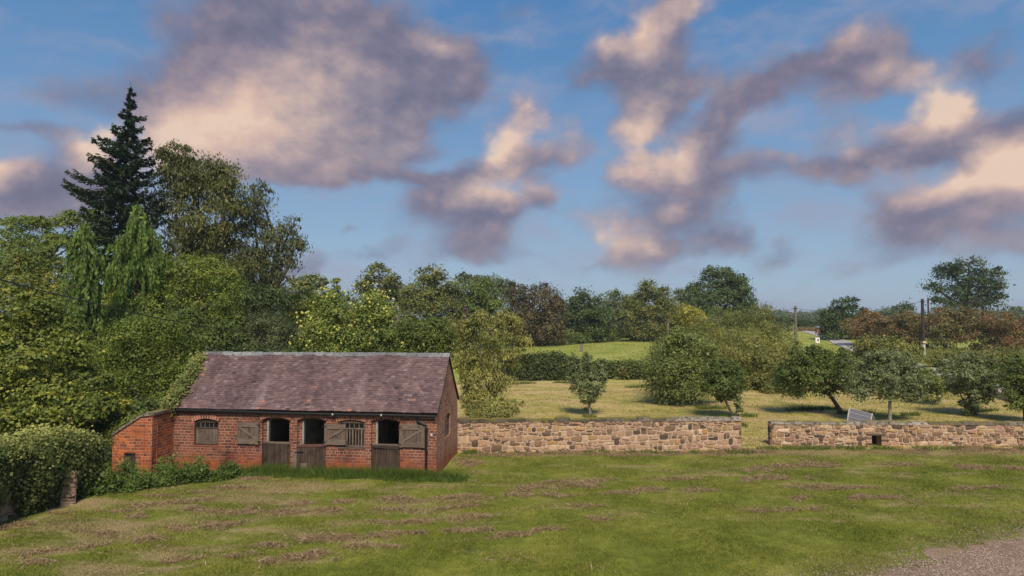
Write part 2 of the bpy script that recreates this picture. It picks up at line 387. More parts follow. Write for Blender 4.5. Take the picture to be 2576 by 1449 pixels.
BRICK_O = brick_mat('orange_brick', [(.38, .10, .036), (.24, .072, .036), (.46, .14, .046), (.30, .085, .038), (.17, .058, .038)], (.60, .43, .32), .8, dirt=.85)
BRICK_D = brick_mat('gable_brick', [(.32, .135, .08), (.42, .19, .11), (.28, .11, .068), (.48, .23, .135)], (.72, .56, .41), .6, dirt=.75)
def arch_mat():
    m, t = mat('arch_brick'); tn = t.attr('tint'); p = t.pos()
    c = t.ramp(tn, [(0, (.14, .05, .035)), (.5, (.27, .09, .055)), (.9, (.36, .14, .085)), (1, (.62, .46, .34))])
    n = t.noise(p, 30, 3); c = t.mix(1, c, t.ramp(n, [(.2, (.6, .6, .6)), (.8, (1.25, 1.25, 1.25))]), 'MULTIPLY')
    t.out(t.bsdf(c, .9, t.bump(n, .4, .01), .15)); return m
ARCH = arch_mat()
def wash_mat():
    m, t = mat('whitewash'); p = t.pos(); n = t.noise(p, 2.5, 5, .65)
    c = t.mix(t.mr(n, .4, .75), (.55, .52, .47), (.24, .20, .17)); t.out(t.bsdf(c, .9, t.bump(t.noise(p, 20, 3), .4, .01), .1)); return m
WASH = wash_mat()
def tile_mat():
    m, t = mat('clay_roof_tile'); tn = t.attr('tint'); p = t.pos()
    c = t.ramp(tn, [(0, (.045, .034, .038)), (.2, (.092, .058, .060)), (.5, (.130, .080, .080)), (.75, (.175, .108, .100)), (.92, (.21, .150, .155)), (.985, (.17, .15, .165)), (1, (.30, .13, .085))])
    n = t.noise(p, 26, 4, .6)
    c = t.mix(1, c, t.ramp(n, [(.25, (.7, .7, .7)), (.75, (1.25, 1.25, 1.25))]), 'MULTIPLY')
    soot = t.mr(t.noise(t.scale(p, (1, .5, .5)), .55, 5, .62), .42, .68, 0, .62)
    c = t.mix(soot, c, t.mix(1, c, (.45, .40, .42), 'MULTIPLY'))
    pale = t.mr(t.noise(t.vm('ADD', t.scale(p, (1.4, .4, .4)), (9, 3, 1)), .7, 4, .6), .55, .78, 0, .5)
    c = t.mix(pale, c, (.27, .20, .20))
    li = t.mr(t.noise(p, 24, 2, .6), .72, .78, 0, .6); c = t.mix(li, c, (.34, .31, .26))
    t.out(t.bsdf(c, .8, t.bump(n, .4, .01), .3)); return m
TILE = tile_mat()
def ridge_mat():
    m, t = mat('grey_ridge_tile'); tn = t.attr('tint'); p = t.pos(); n = t.noise(p, 9, 5, .65)
    c = t.mix(tn, (.10, .105, .12), (.24, .245, .26)); c = t.mix(t.mr(n, .42, .7), c, (.09, .08, .07))
    c = t.mix(t.mr(t.noise(p, 14, 3), .62, .72, 0, .8), c, (.35, .32, .26)); t.out(t.bsdf(c, .8, t.bump(n, .4, .01))); return m
RIDGE = ridge_mat()
def stone_mat():
    m, t = mat('rubble_sandstone'); tn = t.attr('tint'); p = t.pos()
    c = t.ramp(tn, [(0, (.07, .055, .045)), (.09, (.11, .08, .06)), (.17, (.17, .115, .08)), (.38, (.30, .205, .145)), (.55, (.36, .26, .175)), (.7, (.34, .22, .16)), (.8, (.44, .34, .235)), (.88, (.32, .20, .085)), (.94, (.28, .20, .09)), (1, (.50, .41, .31))])
    n = t.noise(p, 9, 5, .62); f = t.noise(p, 40, 3)
    c = t.mix(1, c, t.ramp(n, [(.3, (.95, .9, .85)), (.7, (1.6, 1.5, 1.42))]), 'MULTIPLY')
    c = t.mix(1, c, (.88, .84, .80), 'MULTIPLY')
    c = t.mix(t.mr(t.noise(p, 3.3, 4, .7), .64, .78, 0, .8), c, (.06, .048, .040))
    c = t.mix(t.mr(t.noise(t.vm('ADD', p, (4, 1, 7)), 4, 3), .62, .75, 0, .6), c, (.36, .22, .06))
    t.out(t.bsdf(c, .92, t.bump(t.m('ADD', n, f), .6, .02), .15)); return m
STONE = stone_mat()
def mortar_mat():
    m, t = mat('lime_mortar'); p = t.pos(); n = t.noise(p, 12, 4)
    c = t.mix(n, (.36, .265, .195), (.53, .42, .33)); c = t.mix(t.mr(t.noise(p, 1.1, 3), .5, .7, 0, .45), c, (.20, .15, .11))
    t.out(t.bsdf(c, .95, t.bump(n, .5, .02), .1)); return m
MORTAR = mortar_mat()
def coping_mat():
    m, t = mat('mossy_coping'); tn = t.attr('tint'); g = t.n('ShaderNodeNewGeometry'); p = g.outputs['Position']
    n = t.noise(p, 7, 5, .65)
    c = t.ramp(tn, [(0, (.07, .058, .048)), (.5, (.17, .14, .115)), (1, (.42, .36, .31))])
    c = t.mix(t.mr(n, .4, .7), c, (.045, .040, .034))
    up = t.n('ShaderNodeSeparateXYZ', {0: g.outputs['Normal']}).outputs[2]
    moss = t.m('MULTIPLY', t.mr(t.m('MULTIPLY_ADD', t.noise(p, 3.5, 4), 1.0, t.m('MULTIPLY', up, .45)), .62, .85), t.m('SUBTRACT', 1.0, t.m('MULTIPLY', tn, .75)))
    c = t.mix(moss, c, t.mix(n, (.10, .10, .02), (.24, .19, .03)))
    t.out(t.bsdf(c, .95, t.bump(n, .7, .03), .1)); return m
COPING = coping_mat()
def glass_mat():
    m, t = mat('window_glass'); t.out(t.bsdf((.010, .012, .014), .12, None, .5)); return m
GLASS = glass_mat()
# ---------------------------------------------------------------- ground colours
WALLY = 30.6
def ground_col(t, p, veg=False):
    sp = t.n('ShaderNodeSeparateXYZ', {0: p}); X, Y = sp.outputs[0], sp.outputs[1]
    flat = t.scale(p, (1, 1, 0))
    nA = t.noise(flat, .45, 4, .6); nB = t.noise(t.scale(flat, (.35, 1.15, 0)), .9, 5, .62, .4)
    nC = t.noise(flat, 3.2, 4, .65); nD = t.noise(flat, 14, 3, .7)
    # lawn
    g = t.ramp(t.m('ADD', t.m('MULTIPLY', nA, .55), t.m('MULTIPLY', nC, .45)), [(.32, (.088, .108, .017)), (.5, (.168, .182, .028)), (.66, (.26, .245, .054))])
    left = t.mr(t.m('ADD', X, t.m('MULTIPLY_ADD', nA, 8.0, -4.0)), 1, -9)
    near = t.mr(t.m('ADD', Y, t.m('MULTIPLY_ADD', nA, 5.0, -2.5)), 21, 16)
    dry = t.m('ADD', t.m('MULTIPLY', nB, 1.0), t.m('MULTIPLY', left, .10))
    dry = t.m('SUBTRACT', dry, t.m('MULTIPLY', near, t.m('MULTIPLY_ADD', left, -.14, .14)))
    dryf = t.mr(dry, .50, .68, 0, .85)
    hay = t.mix(nD, (.25, .175, .09), (.38, .28, .15))
    pale = t.mix(t.mr(nC, .35, .65), (.23, .19, .075), (.33, .27, .13))
    g = t.mix(t.m('MULTIPLY', dryf, .75), g, pale)
    if not veg: g = t.mix(t.mr(dry, .585, .70, 0, .9), g, hay)
    wallstrip = t.mr(t.m('ADD', t.m('ABSOLUTE', t.m('SUBTRACT', Y, 29.7)), t.m('MULTIPLY_ADD', nC, 1.6, -.8)), .9, .2, 0, .8)
    wallstrip = t.m('MULTIPLY', wallstrip, t.mr(X, -2.5, -1.5))
    g = t.mix(wallstrip, g, hay)
    g = t.mix(t.mr(nD, .3, .7, .35, 0), g, t.mix(1, g, (.55, .62, .5), 'MULTIPLY'))
    # orchard, freshly cut
    nS = t.noise(t.scale(flat, (.16, .9, 0)), .8, 5, .6, .5)
    o = t.ramp(t.m('ADD', t.m('MULTIPLY', nS, .7), t.m('MULTIPLY', nC, .3)), [(.34, (.20, .20, .035)), (.45, (.34, .29, .085)), (.56, (.44, .33, .155)), (.70, (.36, .25, .13))])
    o = t.mix(t.mr(t.noise(t.scale(flat, (.5, 1.3, 0)), 1.4, 4, .65), .58, .70, 0, .8), o, (.16, .105, .065))
    o = t.mix(t.mr(t.noise(flat, .3, 3), .55, .7, 0, .75), o, (.20, .21, .04))
    # far meadow
    f = t.ramp(t.m('ADD', t.m('MULTIPLY', t.noise(flat, .22, 4, .65), .6), t.m('MULTIPLY', nC, .4)), [(.34, (.15, .18, .033)), (.5, (.25, .27, .055)), (.64, (.36, .34, .11))])
    r = t.mix(t.mr(t.m('ADD', Y, t.m('MULTIPLY_ADD', nC, .6, -.3)), WALLY-.2, WALLY+.2), g, o)
    return t.mix(t.mr(t.m('ADD', Y, t.m('MULTIPLY_ADD', nC, 2.0, -1.0)), 63, 66), r, f), nC, nD
def ground_mat():
    m, t = mat('turf'); p = t.pos()
    c, nC, nD = ground_col(t, p)
    h = t.m('ADD', t.m('MULTIPLY', nC, .5), nD)
    t.out(t.bsdf(c, .95, t.bump(h, .7, .06), .1)); return m
def blade_mat(name, c):
    m, t = mat(name); tn = t.attr('tint')
    if c is None:
        col, _, _ = ground_col(t, t.pos(), True); col = t.mix(1, col, t.ramp(tn, [(0, (.6, .7, .55)), (1, (1.3, 1.25, 1.2))]), 'MULTIPLY')
    else: col = t.ramp(tn, [(i/(len(c)-1), q) for i, q in enumerate(c)])
    b = t.bsdf(col, .7, None, .2); tr = t.n('ShaderNodeBsdfTranslucent'); t.set(tr.inputs[0], col)
    mx = t.n('ShaderNodeMixShader', {0: .25}); t.set(mx.inputs[1], b); t.set(mx.inputs[2], tr.outputs[0]); t.out(mx.outputs[0]); return m
TURF = ground_mat(); BLADE = blade_mat('grass_blades', None)
LONGG = blade_mat('long_grass', [(.045, .08, .014), (.085, .135, .022), (.15, .20, .035)])
HAYM = blade_mat('cut_grass_straw', [(.15, .10, .055), (.26, .175, .095), (.37, .26, .145), (.48, .37, .22)])
# ---------------------------------------------------------------- ground sheet
def axis(*segs):
    out = []
    for a, b, n in segs: out += list(np.linspace(a, b, n, endpoint=False))
    return np.array(out+[segs[-1][1]])
def make_ground():
    xs = axis((-1500, -200, 14), (-200, -40, 40), (-40, 45, 340), (45, 200, 60), (200, 1500, 14))
    ys = axis((-60, 10, 14), (10, 66, 220), (66, 220, 110), (220, 600, 30), (600, 4000, 12))
    X, Y = np.meshgrid(xs, ys); Z = terr(X, Y)
    V = np.stack([X, Y, Z], -1).reshape(-1, 3); nx, ny = len(xs), len(ys)
    i = (np.arange(ny-1)[:, None]*nx+np.arange(nx-1)[None]).ravel()
    Fc = np.stack([i, i+1, i+nx+1, i+nx], 1).astype(np.int32)
    me = bpy.data.meshes.new('ground'); me.vertices.add(len(V)); me.vertices.foreach_set('co', V.astype(np.float32).ravel())
    me.loops.add(Fc.size); me.loops.foreach_set('vertex_index', Fc.ravel()); me.polygons.add(len(Fc))
    me.polygons.foreach_set('loop_start', np.arange(0, Fc.size, 4, dtype=np.int32)); me.polygons.foreach_set('loop_total', np.full(len(Fc), 4, np.int32))
    me.polygons.foreach_set('use_smooth', np.ones(len(Fc), bool)); me.materials.append(TURF); me.update(calc_edges=True)
    tag(link('ground', me), kind='structure')
make_ground()
def blades(name, XY, h, w, mat_, lean=.5, kind='stuff', label=None, cat=None, z=None, tint=None):
    n = len(XY); Z = terr(XY[:, 0], XY[:, 1]) if z is None else z
    a = R.uniform(0, 6.283, n); hh = h*R.uniform(.5, 1.3, n); ww = w*R.uniform(.7, 1.3, n)
    b = np.stack([XY[:, 0], XY[:, 1], Z-.01], 1); d = np.stack([np.cos(a), np.sin(a), 0*a], 1)
    la = R.uniform(0, 6.283, n); ln = np.stack([np.cos(la), np.sin(la), 0*la], 1)*(lean*hh*R.uniform(.2, 1.3, n))[:, None]
    V = np.stack([b-d*ww[:, None]/2, b+d*ww[:, None]/2, b+ln+np.stack([0*a, 0*a, hh], 1)], 1).reshape(-1, 3)
    me = fast_mesh(name, V, 3, mat_, R.uniform(0, 1, n) if tint is None else tint, np.zeros(3))
    return tag(link(name, me), label, cat, kind=kind)
# ---------------------------------------------------------------- the stable
WHITE_POST = wood_mat('flaking_white_paint', (.17, .155, .14), (.40, .38, .35), .5)
Yc = CAMZ*F/(1196-HOR); C0 = P(1098, 1196, Yc); C0[2] = 0
Yl = Yc*1.055; S0 = P(437, 1100, Yl); S0[2] = 0
Yb = Yc*1.17; B0 = P(1150, 1135, Yb); B0[2] = 0
LEN = np.linalg.norm(C0-S0); DEP = np.linalg.norm(B0-C0); DU = (C0-S0)/LEN; DV = (B0-C0)/DEP; UZ = np.array([0, 0, 1.])
def T(u, v, z): return S0+DU*u+DV*v+UZ*z
EAVE = 2.40; RIDGE_Z = 4.28
def uz(x, y, v=0.0):
    """the point of the facade plane (v metres in) seen at a photo position"""
    d = ray(x, y); o = np.array([0, 0, CAMZ]); n = np.cross(DU, UZ); t = np.dot(S0+DV*v-o, n)/np.dot(d, n)
    p = o+d*t; return float(np.dot(p-S0-DV*v, DU)), float(p[2])
stable = thing('stable', 'long red brick stable with clay tile roof and three half doors', 'stable', T(LEN/2, DEP/2, 0))
def arch_top(o, n=10):
    """points along the underside of a segmental arch, left to right"""
    u0, u1, zs, rise = o['u0'], o['u1'], o['z1'], o['rise']
    return [(u0+(u1-u0)*i/n, zs+rise*(1-(2*i/n-1)**2)) for i in range(n+1)]
def wall_leaf(mb, ops, u0, u1, zb, zt, v0, v1, mf, mr_, mb_, org=T):
    ops = sorted(ops, key=lambda o: o['u0'])
    def face(v, m, flip):
        def q(pts):
            pts = pts[::-1] if flip else pts
            mb.poly([org(a, v, b) for a, b in pts], [(a, b) for a, b in pts], m)
        cur = u0
        for o in ops:
            if o['u0'] > cur+1e-6: q([(cur, zb), (o['u0'], zb), (o['u0'], zt), (cur, zt)])
            if o['z0'] > zb+1e-6: q([(o['u0'], zb), (o['u1'], zb), (o['u1'], o['z0']), (o['u0'], o['z0'])])
            at = arch_top(o)
            for (a, b), (c, d) in zip(at, at[1:]): q([(a, b), (c, d), (c, zt), (a, zt)])
            cur = o['u1']
        q([(cur, zb), (u1, zb), (u1, zt), (cur, zt)])
    face(v0, mf, False); face(v1, mb_, True)
    for o in ops:
        L = v1-v0; a, b, c, d = o['u0'], o['u1'], o['z0'], o['z1']
        mb.poly([org(a, v0, c), org(a, v0, d), org(a, v1, d), org(a, v1, c)], [(0, c), (0, d), (L, d), (L, c)], mr_)
        mb.poly([org(b, v0, c), org(b, v1, c), org(b, v1, d), org(b, v0, d)], [(0, c), (L, c), (L, d), (0, d)], mr_)
        at = arch_top(o)
        for (p, q), (r, s) in zip(at, at[1:]):
            mb.poly([org(p, v0, q), org(r, v0, s), org(r, v1, s), org(p, v1, q)], [(0, p), (0, r), (L, r), (L, p)], mr_)
        if c > zb+.02: mb.poly([org(a, v0, c), org(a, v1, c), org(b, v1, c), org(b, v0, c)], None, mr_)
def op(xl, xr, yb, yspring, ytop):
    u0, z0 = uz(xl, yb); u1, _ = uz(xr, yb); zs = uz((xl+xr)/2, yspring)[1]; zt = uz((xl+xr)/2, ytop)[1]
    return dict(u0=u0, u1=u1, z0=max(z0, -.05), z1=zs, rise=max(zt-zs, .02))
W1 = op(488, 549, 1119, 1060, 1053); W3 = op(850, 917.5, 1124.5, 1061, 1056)
D1 = op(657.5, 729, 1199, 1056, 1049.5); D2 = op(746.5, 819, 1199, 1057, 1050.5); D3 = op(933, 1005.6, 1198, 1059, 1052.5)
for d in (D1, D2, D3): d['z0'] = -.06
def inner(o, l, r, dz=.07):
    return dict(u0=o['u0']+l, u1=o['u1']-r, z0=o['z0'], z1=o['z1']-dz, rise=o['rise'])
I1, I2, I3 = inner(D1, .15, .09), inner(D2, .15, .09), inner(D3, .15, .07)
mb = MB(); T1 = .115; T2 = .42
wall_leaf(mb, [W1, D1, D2, W3, D3], 0, LEN, -.15, EAVE, 0, T1, 0, 0, 0)
wall_leaf(mb, [inner(W1, .0, .0, 0), I1, I2, inner(W3, 0, 0, 0), I3], 0, LEN, -.15, EAVE, T1, T2, 0, 1, 1)
# gable ends, back wall, partitions, floor
GW = {}
def gable_pt(x, y):
    d = ray(x, y); o = np.array([0, 0, CAMZ]); n = np.cross(DV, UZ); t = np.dot(C0-o, n)/np.dot(d, n); p = o+d*t
    return float(np.dot(p-C0, DV)), float(p[2])
gv0, gz0 = gable_pt(1119, 1104); gv1, gz1 = gable_pt(1132.5, 1050); gv1 = max(gv1, gv0+.5); gz1 = gable_pt(1126, 1046)[1]
GO = dict(u0=gv0, u1=gv1, z0=gz0, z1=gz1, rise=.1)
e = .004
wall_leaf(mb, [GO], 0, DEP, -.15, EAVE, LEN+e, LEN-.3, 2, 2, 1, org=lambda a, v, b: T(v, a, b))
wall_leaf(mb, [], 0, DEP, -.15, EAVE, -e, .3, 2, 2, 1, org=lambda a, v, b: T(v, a, b))
for u, uu in ((LEN+e, 0), (-e, 1)):
    tri = [(0, EAVE), (DEP, EAVE), (DEP/2, RIDGE_Z-.04)]
    mb.poly([T(u, a, b) for a, b in tri], tri, 2)
mb.box(T(0, DEP-.3, -.15), DU*LEN, DV*.3, UZ*(EAVE+.15), 2)
for pu in (W1['u1']+.95, (D1['u1']+D2['u0'])/2-.05, D2['u1']+.45, D3['u0']-.28):
    mb.box(T(pu, T2, -.15), DU*.1, DV*(DEP-T2-.3), UZ*(2.6), 1)
mb.box(T(.3, T2, -.2), DU*(LEN-.6), DV*(DEP-T2-.3), UZ*.16, 1)
# brick stretchers of the plinth step at the door jambs
walls = mb.build('wall', [BRICK, WASH, BRICK_D], stable)
# roof of individual tiles
def make_roof():
    mb = MB(); halfd = DEP/2; rise = RIDGE_Z-EAVE; oh = .12
    for side in (0, 1):
        def Q(u, s, h):
            a = halfd+oh*1.0
            f = s/SL; v = -oh+(halfd+oh)*f; z = EAVE-oh*rise/halfd+.02+(rise+oh*rise/halfd)*f
            sag = -.035*math.sin(math.pi*f)*(.6+.4*math.sin(u*1.3+.5))+.018*math.sin(u*2.1+f*4)*math.sin(f*5+u*.4)
            nn = np.array([-rise, halfd]); nn = nn/np.linalg.norm(nn)
            v += nn[0]*(h+sag); z += nn[1]*(h+sag)
            return T(u, v if side == 0 else DEP-v, z)
        SL = math.hypot(halfd+oh, rise+oh*rise/halfd)
        rows = 26; g = SL/rows; tw = .172; n = int((LEN+.14)/tw); tw = (LEN+.14)/n
        for r in range(rows):
            off = (r % 2)*tw/2
            for k in range(-1 if r % 2 else 0, n):
                a = max(-.07+k*tw+off, -.07); b = min(-.07+(k+1)*tw+off, LEN+.07)
                if b-a < .03: continue
                s0 = r*g+random.gauss(0, .004); s1 = s0+g*1.35; h0 = .054+random.gauss(0, .005); h1 = .004; th = .040
                s1 = min(s1, SL+.01); gp = .0025
                tl = random.gauss(0, .003)
                tint = min(max(random.gauss(.5, .17), 0), .97)
                if random.random() < .004: tint = 1.0
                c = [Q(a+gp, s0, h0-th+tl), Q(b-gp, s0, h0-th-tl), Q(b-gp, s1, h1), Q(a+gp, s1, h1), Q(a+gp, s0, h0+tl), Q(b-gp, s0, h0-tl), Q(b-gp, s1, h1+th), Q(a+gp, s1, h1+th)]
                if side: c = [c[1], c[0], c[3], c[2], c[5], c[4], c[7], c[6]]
                mb.hexa(c, 0, tint); mb.ti[-4] = 0.0   # shade line under each course, painted into the lower edge's tint
        # boarding under the tiles closes the roof
        pts = [Q(-.05, .02, -.02), Q(LEN+.05, .02, -.02), Q(LEN+.05, SL, -.02), Q(-.05, SL, -.02)]
        mb.poly(pts if side == 0 else pts[::-1], None, 1)
    # black verge strip along the gable ends
    for side in (0, 1):
        for u in (LEN+.03,):
            f0 = T(u, -.13 if side == 0 else DEP+.13, EAVE-.14); f1 = T(u, DEP/2, RIDGE_Z-.02)
            mb.box(f0, f1-f0, DU*.035, UZ*.05, 1)
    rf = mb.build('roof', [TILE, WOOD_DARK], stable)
    mb = MB(); n = 24; L = (LEN+.16)/n
    for k in range(n):
        a = -.08+k*L; b = a+L-.006; dz = random.gauss(0, .006); ti = random.random(); lift = .012
        hw, hh = .13, .10
        def pr(u, s, l): return T(u, DEP/2+s*hw, RIDGE_Z+.02+dz+l+(hh if s == 0 else 0)-(.055 if s else 0))
        lo = [pr(a, -1, 0), pr(b, -1, lift), pr(b, 0, lift), pr(a, 0, 0), pr(a, 1, 0), pr(b, 1, lift)]
        mb.poly([lo[0], lo[1], lo[2], lo[3]], None, 0, ti); mb.poly([lo[3], lo[2], lo[5], lo[4]], None, 0, ti)
        mb.poly([lo[0], lo[3], lo[4]], None, 0, ti); mb.poly([lo[1], lo[5], lo[2]], None, 0, ti)
    mb.build('ridge_tiles', RIDGE, rf)
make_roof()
# brick arches
def make_arch(o, proud=.022, th=.165):
    mb = MB(); n = int((o['u1']-o['u0']+.2)/.10); uc = (o['u0']+o['u1'])/2; w = (o['u1']-o['u0'])/2
    h = o['rise']; r = (w*w+h*h)/(2*h); a0 = math.asin(w/r)*1.07; zc = o['z1']+h-r
    for k in range(n):
        t0 = -a0+2*a0*k/n; t1 = -a0+2*a0*(k+1)/n; g = (t1-t0)*.09
        def q(t, rr, v): return T(uc+rr*math.sin(t), v, zc+rr*math.cos(t))
        for (ta, tb, pr, ti) in ((t0+g, t1-g, proud, random.uniform(0, .85)), (t0-g, t0+g, proud-.006, 1.0)):
            r0, r1 = r+.002, r+th+random.gauss(0, .004)
            mb.hexa([q(ta, r0, -pr), q(tb, r0, -pr), q(tb, r0, T1*.9), q(ta, r0, T1*.9), q(ta, r1, -pr), q(tb, r1, -pr), q(tb, r1, T1*.9), q(ta, r1, T1*.9)], 0, ti)
    mb.build('arch', ARCH, stable)
for o in (W1, D1, D2, W3, D3): make_arch(o)
# white painted posts on the hinge side of the doorways
for o in (I1, I2, I3):
    b = MB(); zz = (o['z1']+.9)/2
    b.box(T(o['u0'], T1-.012, .9), DU*.065, DV*.10, UZ*(o['z1']+.02-.9)); b.build('door_post', WHITE_POST, stable)
# gutter, brackets and downpipe
mb = MB(); gy = -.15
def GZ(u): return EAVE-.14-.05*u/LEN+.012*math.sin(u*.9)
us = np.linspace(-.12, LEN-.02, 18)
mb.tube([T(u, gy+.02, GZ(u)) for u in us], .052, 8)
gut = mb.build('gutter', IRON, stable, smooth=True)
for k in range(9):
    u = .4+k*(LEN-.6)/8; b = MB(); b.box(T(u, gy+.05, GZ(u)-.07), DU*.03, DV*.19, UZ*.05); b.build('bracket', IRON, gut)
for u in (LEN*.62, LEN*.80):
    b = MB(); b.box(T(u, gy-.045, GZ(u)-.02), DU*.05, DV*.02, UZ*.06); b.build('clip', WHITE, gut)
mb = MB(); ua, za = uz(1051, 1052); ub, zb_ = uz(1073.5, 1074)
pp = [T(ua, gy+.02, GZ(ua)-.03), T(ua, gy+.04, GZ(ua)-.12), T(ua+.04, gy+.06, za-.10), T(ub-.06, -.08, zb_+.08), T(ub, -.075, zb_-.02), T(ub, -.075, .9), T(ub, -.075, .05)]
mb.tube(pp, .047, 10)
for z in (zb_-.05, 1.0): mb.tube([T(ub, -.075, z), T(ub, -.075, z-.1)], .06, 10)
mb.build('downpipe', IRON, stable, smooth=False)
u, z = uz(1086, 1094); mb = MB(); mb.box(T(u-.035, -.04, z-.04), DU*.07, DV*.04, UZ*.085); jb = mb.build('junction_box', WHITE, stable)
b = MB(); b.box(T(u-.015, -.046, z-.012), DU*.03, DV*.006, UZ*.024); b.build('cover', plain('grey_plastic', (.2, .2, .22)), jb)
# lower half doors of vertical boards
def half_door(o, ytop, ybot, swing=0, name='door', label=None, broken=False, hinge='r'):
    u0, u1 = o['u0']+.02, o['u1']-.02; zt = uz((o['u0'] + 30)/1, ytop)[1] if False else None
    xm = 0; zt = uz(*(((D_X[id(o)]), ytop)))[1]; zb = uz(D_X[id(o)], ybot)[1]
    w = u1-u0; ang = math.radians(swing); ca, sa = math.cos(ang), math.sin(ang)
    def H(a, v, z):   # door frame: a from the hinge, v thickness outwards negative
        if hinge == 'r': return T(u1-a*ca-v*sa*0, .055-a*sa+v, z)
        return T(u0+a*ca, .055-a*sa+v, z)
    mb = MB(); a = .0; nb = 8
    while a < w-.02:
        bw = min(random.uniform(.085, .13), w-a); zz = zb+random.uniform(-.01, .02); zt2 = zt+random.gauss(0, .006)
        if broken and a > w*.72 and a < w*.9: zz = zb+.0
        c = [H(a+.004, 0, zz), H(a+bw-.004, 0, zz), H(a+bw-.004, .03, zz), H(a+.004, .03, zz), H(a+.004, 0, zt2), H(a+bw-.004, 0, zt2), H(a+bw-.004, .03, zt2), H(a+.004, .03, zt2)]
        if hinge == 'r': c = [c[1], c[0], c[3], c[2], c[5], c[4], c[7], c[6]]
        mb.hexa(c, 0, random.uniform(.15, .85)); a += bw
    d = mb.build(name, WOOD_DARK, stable)
    if label: d['label'] = label
    def bar(nm, a0, a1, z0, z1, v=-.03, t=.6, m=WOOD_DARK, th=.032):
        b = MB(); c = [H(a0, v, z0), H(a1, v, z0), H(a1, v+th, z0), H(a0, v+th, z0), H(a0, v, z1), H(a1, v, z1), H(a1, v+th, z1), H(a0, v+th, z1)]
        if hinge == 'r': c = [c[1], c[0], c[3], c[2], c[5], c[4], c[7], c[6]]
        b.hexa(c, 0, t); return b.build(nm, m, d)
    return d, bar, w, zt, zb
D_X = {id(D1): 693, id(D2): 783, id(D3): 969}
d, bar, w, zt, zb = half_door(D1, 1115.5, 1187)
bar('top_rail', 0, w, zt-.01, zt+.05, -.012, .8, WOOD_GREY, .06); bar('strap_hinge', 0, w*.42, zb+.16, zb+.20, -.012, .5, IRON, .01); bar('strap_hinge', 0, w*.1, zt-.12, zt-.08, -.012, .5, IRON, .01)
bar('bottom_rail', 0, w, zb+.02, zb+.07, -.02, .1)
d, bar, w, zt, zb = half_door(D2, 1121, 1190, swing=12, label='half door standing ajar with a pale end post and a broken corner board', broken=True)
bar('top_rail', 0, w, zt-.03, zt+.06, -.02, .3, plain('faded_red_paint', (.13, .055, .045)), .07)
bar('end_post', w-.02, w+.13, zb-.1, zt-.17, -.02, .95, WOOD_GREY, .06)
bar('repair_board', w*.62, w*.86, zb-.02, zb+.38, -.02, .9, WOOD_GREY, .02)
bar('latch', w*.75, w+.05, zt-.24, zt-.2, -.025, .5, IRON, .012)
d, bar, w, zt, zb = half_door(D3, 1120.5, 1187)
bar('top_rail', 0, w, zt-.01, zt+.04, -.012, .6, WOOD_GREY, .06); bar('middle_rail', 0, w, zt-.14, zt-.06, -.02, .15); bar('strap_hinge', w*.55, w*.95, zt-.13, zt-.09, -.03, .5, IRON, .01)
b = MB(); b.box(T(D1['u0']+.03, .05, -.1), DU*(D1['u1']-D1['u0']-.06), DV*.06, UZ*(zb+.08)); b.build('threshold_board', WOOD_DARK, stable)
# upper half doors hooked open against the wall
def shutter(x0, x1, y0, y1, diag, stiles, label):
    u0, zt = uz(x0, y0); u1, _ = uz(x1, y0); zb = uz((x0+x1)/2, y1)[1]; w = u1-u0
    def bx(a0, a1, z0, z1, v, th, t, m=None):
        b = MB(); b.box(T(a0, v, z0), DU*(a1-a0), DV*th, UZ*(z1-z0), 0, t); return b
    mb = MB(); a = u0
    while a < u1-.02:
        bw = min(random.uniform(.09, .12), u1-a); mb.box(T(a+.004, -.055, zb+random.gauss(.015, .006)), DU*(bw-.008), DV*.03, UZ*(zt-zb-.03), 0, random.uniform(.1, .6)); a += bw
    d = mb.build('shutter', WOOD_GREY, stable); d['label'] = label
    bx(u0, u1, zt-.2, zt-.02, -.082, .027, .7).build('top_rail', WOOD_GREY, d)
    bx(u0, u1, zb+.0, zb+.19, -.082, .027, .75).build('bottom_rail', WOOD_GREY, d)
    if 'l' in stiles: bx(u0-.01, u0+.12, zb-.02, zt, -.088, .033, .6).build('stile', WOOD_GREY, d)
    if 'r' in stiles: bx(u1-.13, u1+.01, zb-.02, zt, -.088, .033, .62).build('stile', WOOD_GREY, d)
    a0 = T(u0+.06, -.08, (zt-.2) if diag == '\\' else zb+.19); a1 = T(u1-.1, -.08, (zb+.19) if diag == '\\' else zt-.2)
    s = (a1-a0)/np.linalg.norm(a1-a0); pz = np.cross(s, DV); pz = pz*np.sign(pz[2])*.085
    b = MB(); b.box(a0-pz/2, a1-a0, DV*.024, pz, 0, .85); b.build('brace', WOOD_GREY, d)
    for z in (zt-.11, zb+.09):
        side = u1 if 'r' in stiles and diag == '\\' else u0
        bb = MB(); bb.box(T(side-.05 if side == u1 else side-.06, -.094, z-.02), DU*.12, DV*.008, UZ*.04); bb.build('hinge', IRON, d)
shutter(600, 653, 1060, 1116, '\\', 'r', 'open upper door beside the first doorway, brace falling to the right')
shutter(818.5, 871.5, 1064.5, 1118, '/', 'l', 'open upper door half covering the barred window')
shutter(1007, 1069, 1066, 1124, '/', 'lr', 'open upper door beside the black downpipe, framed by two stiles')
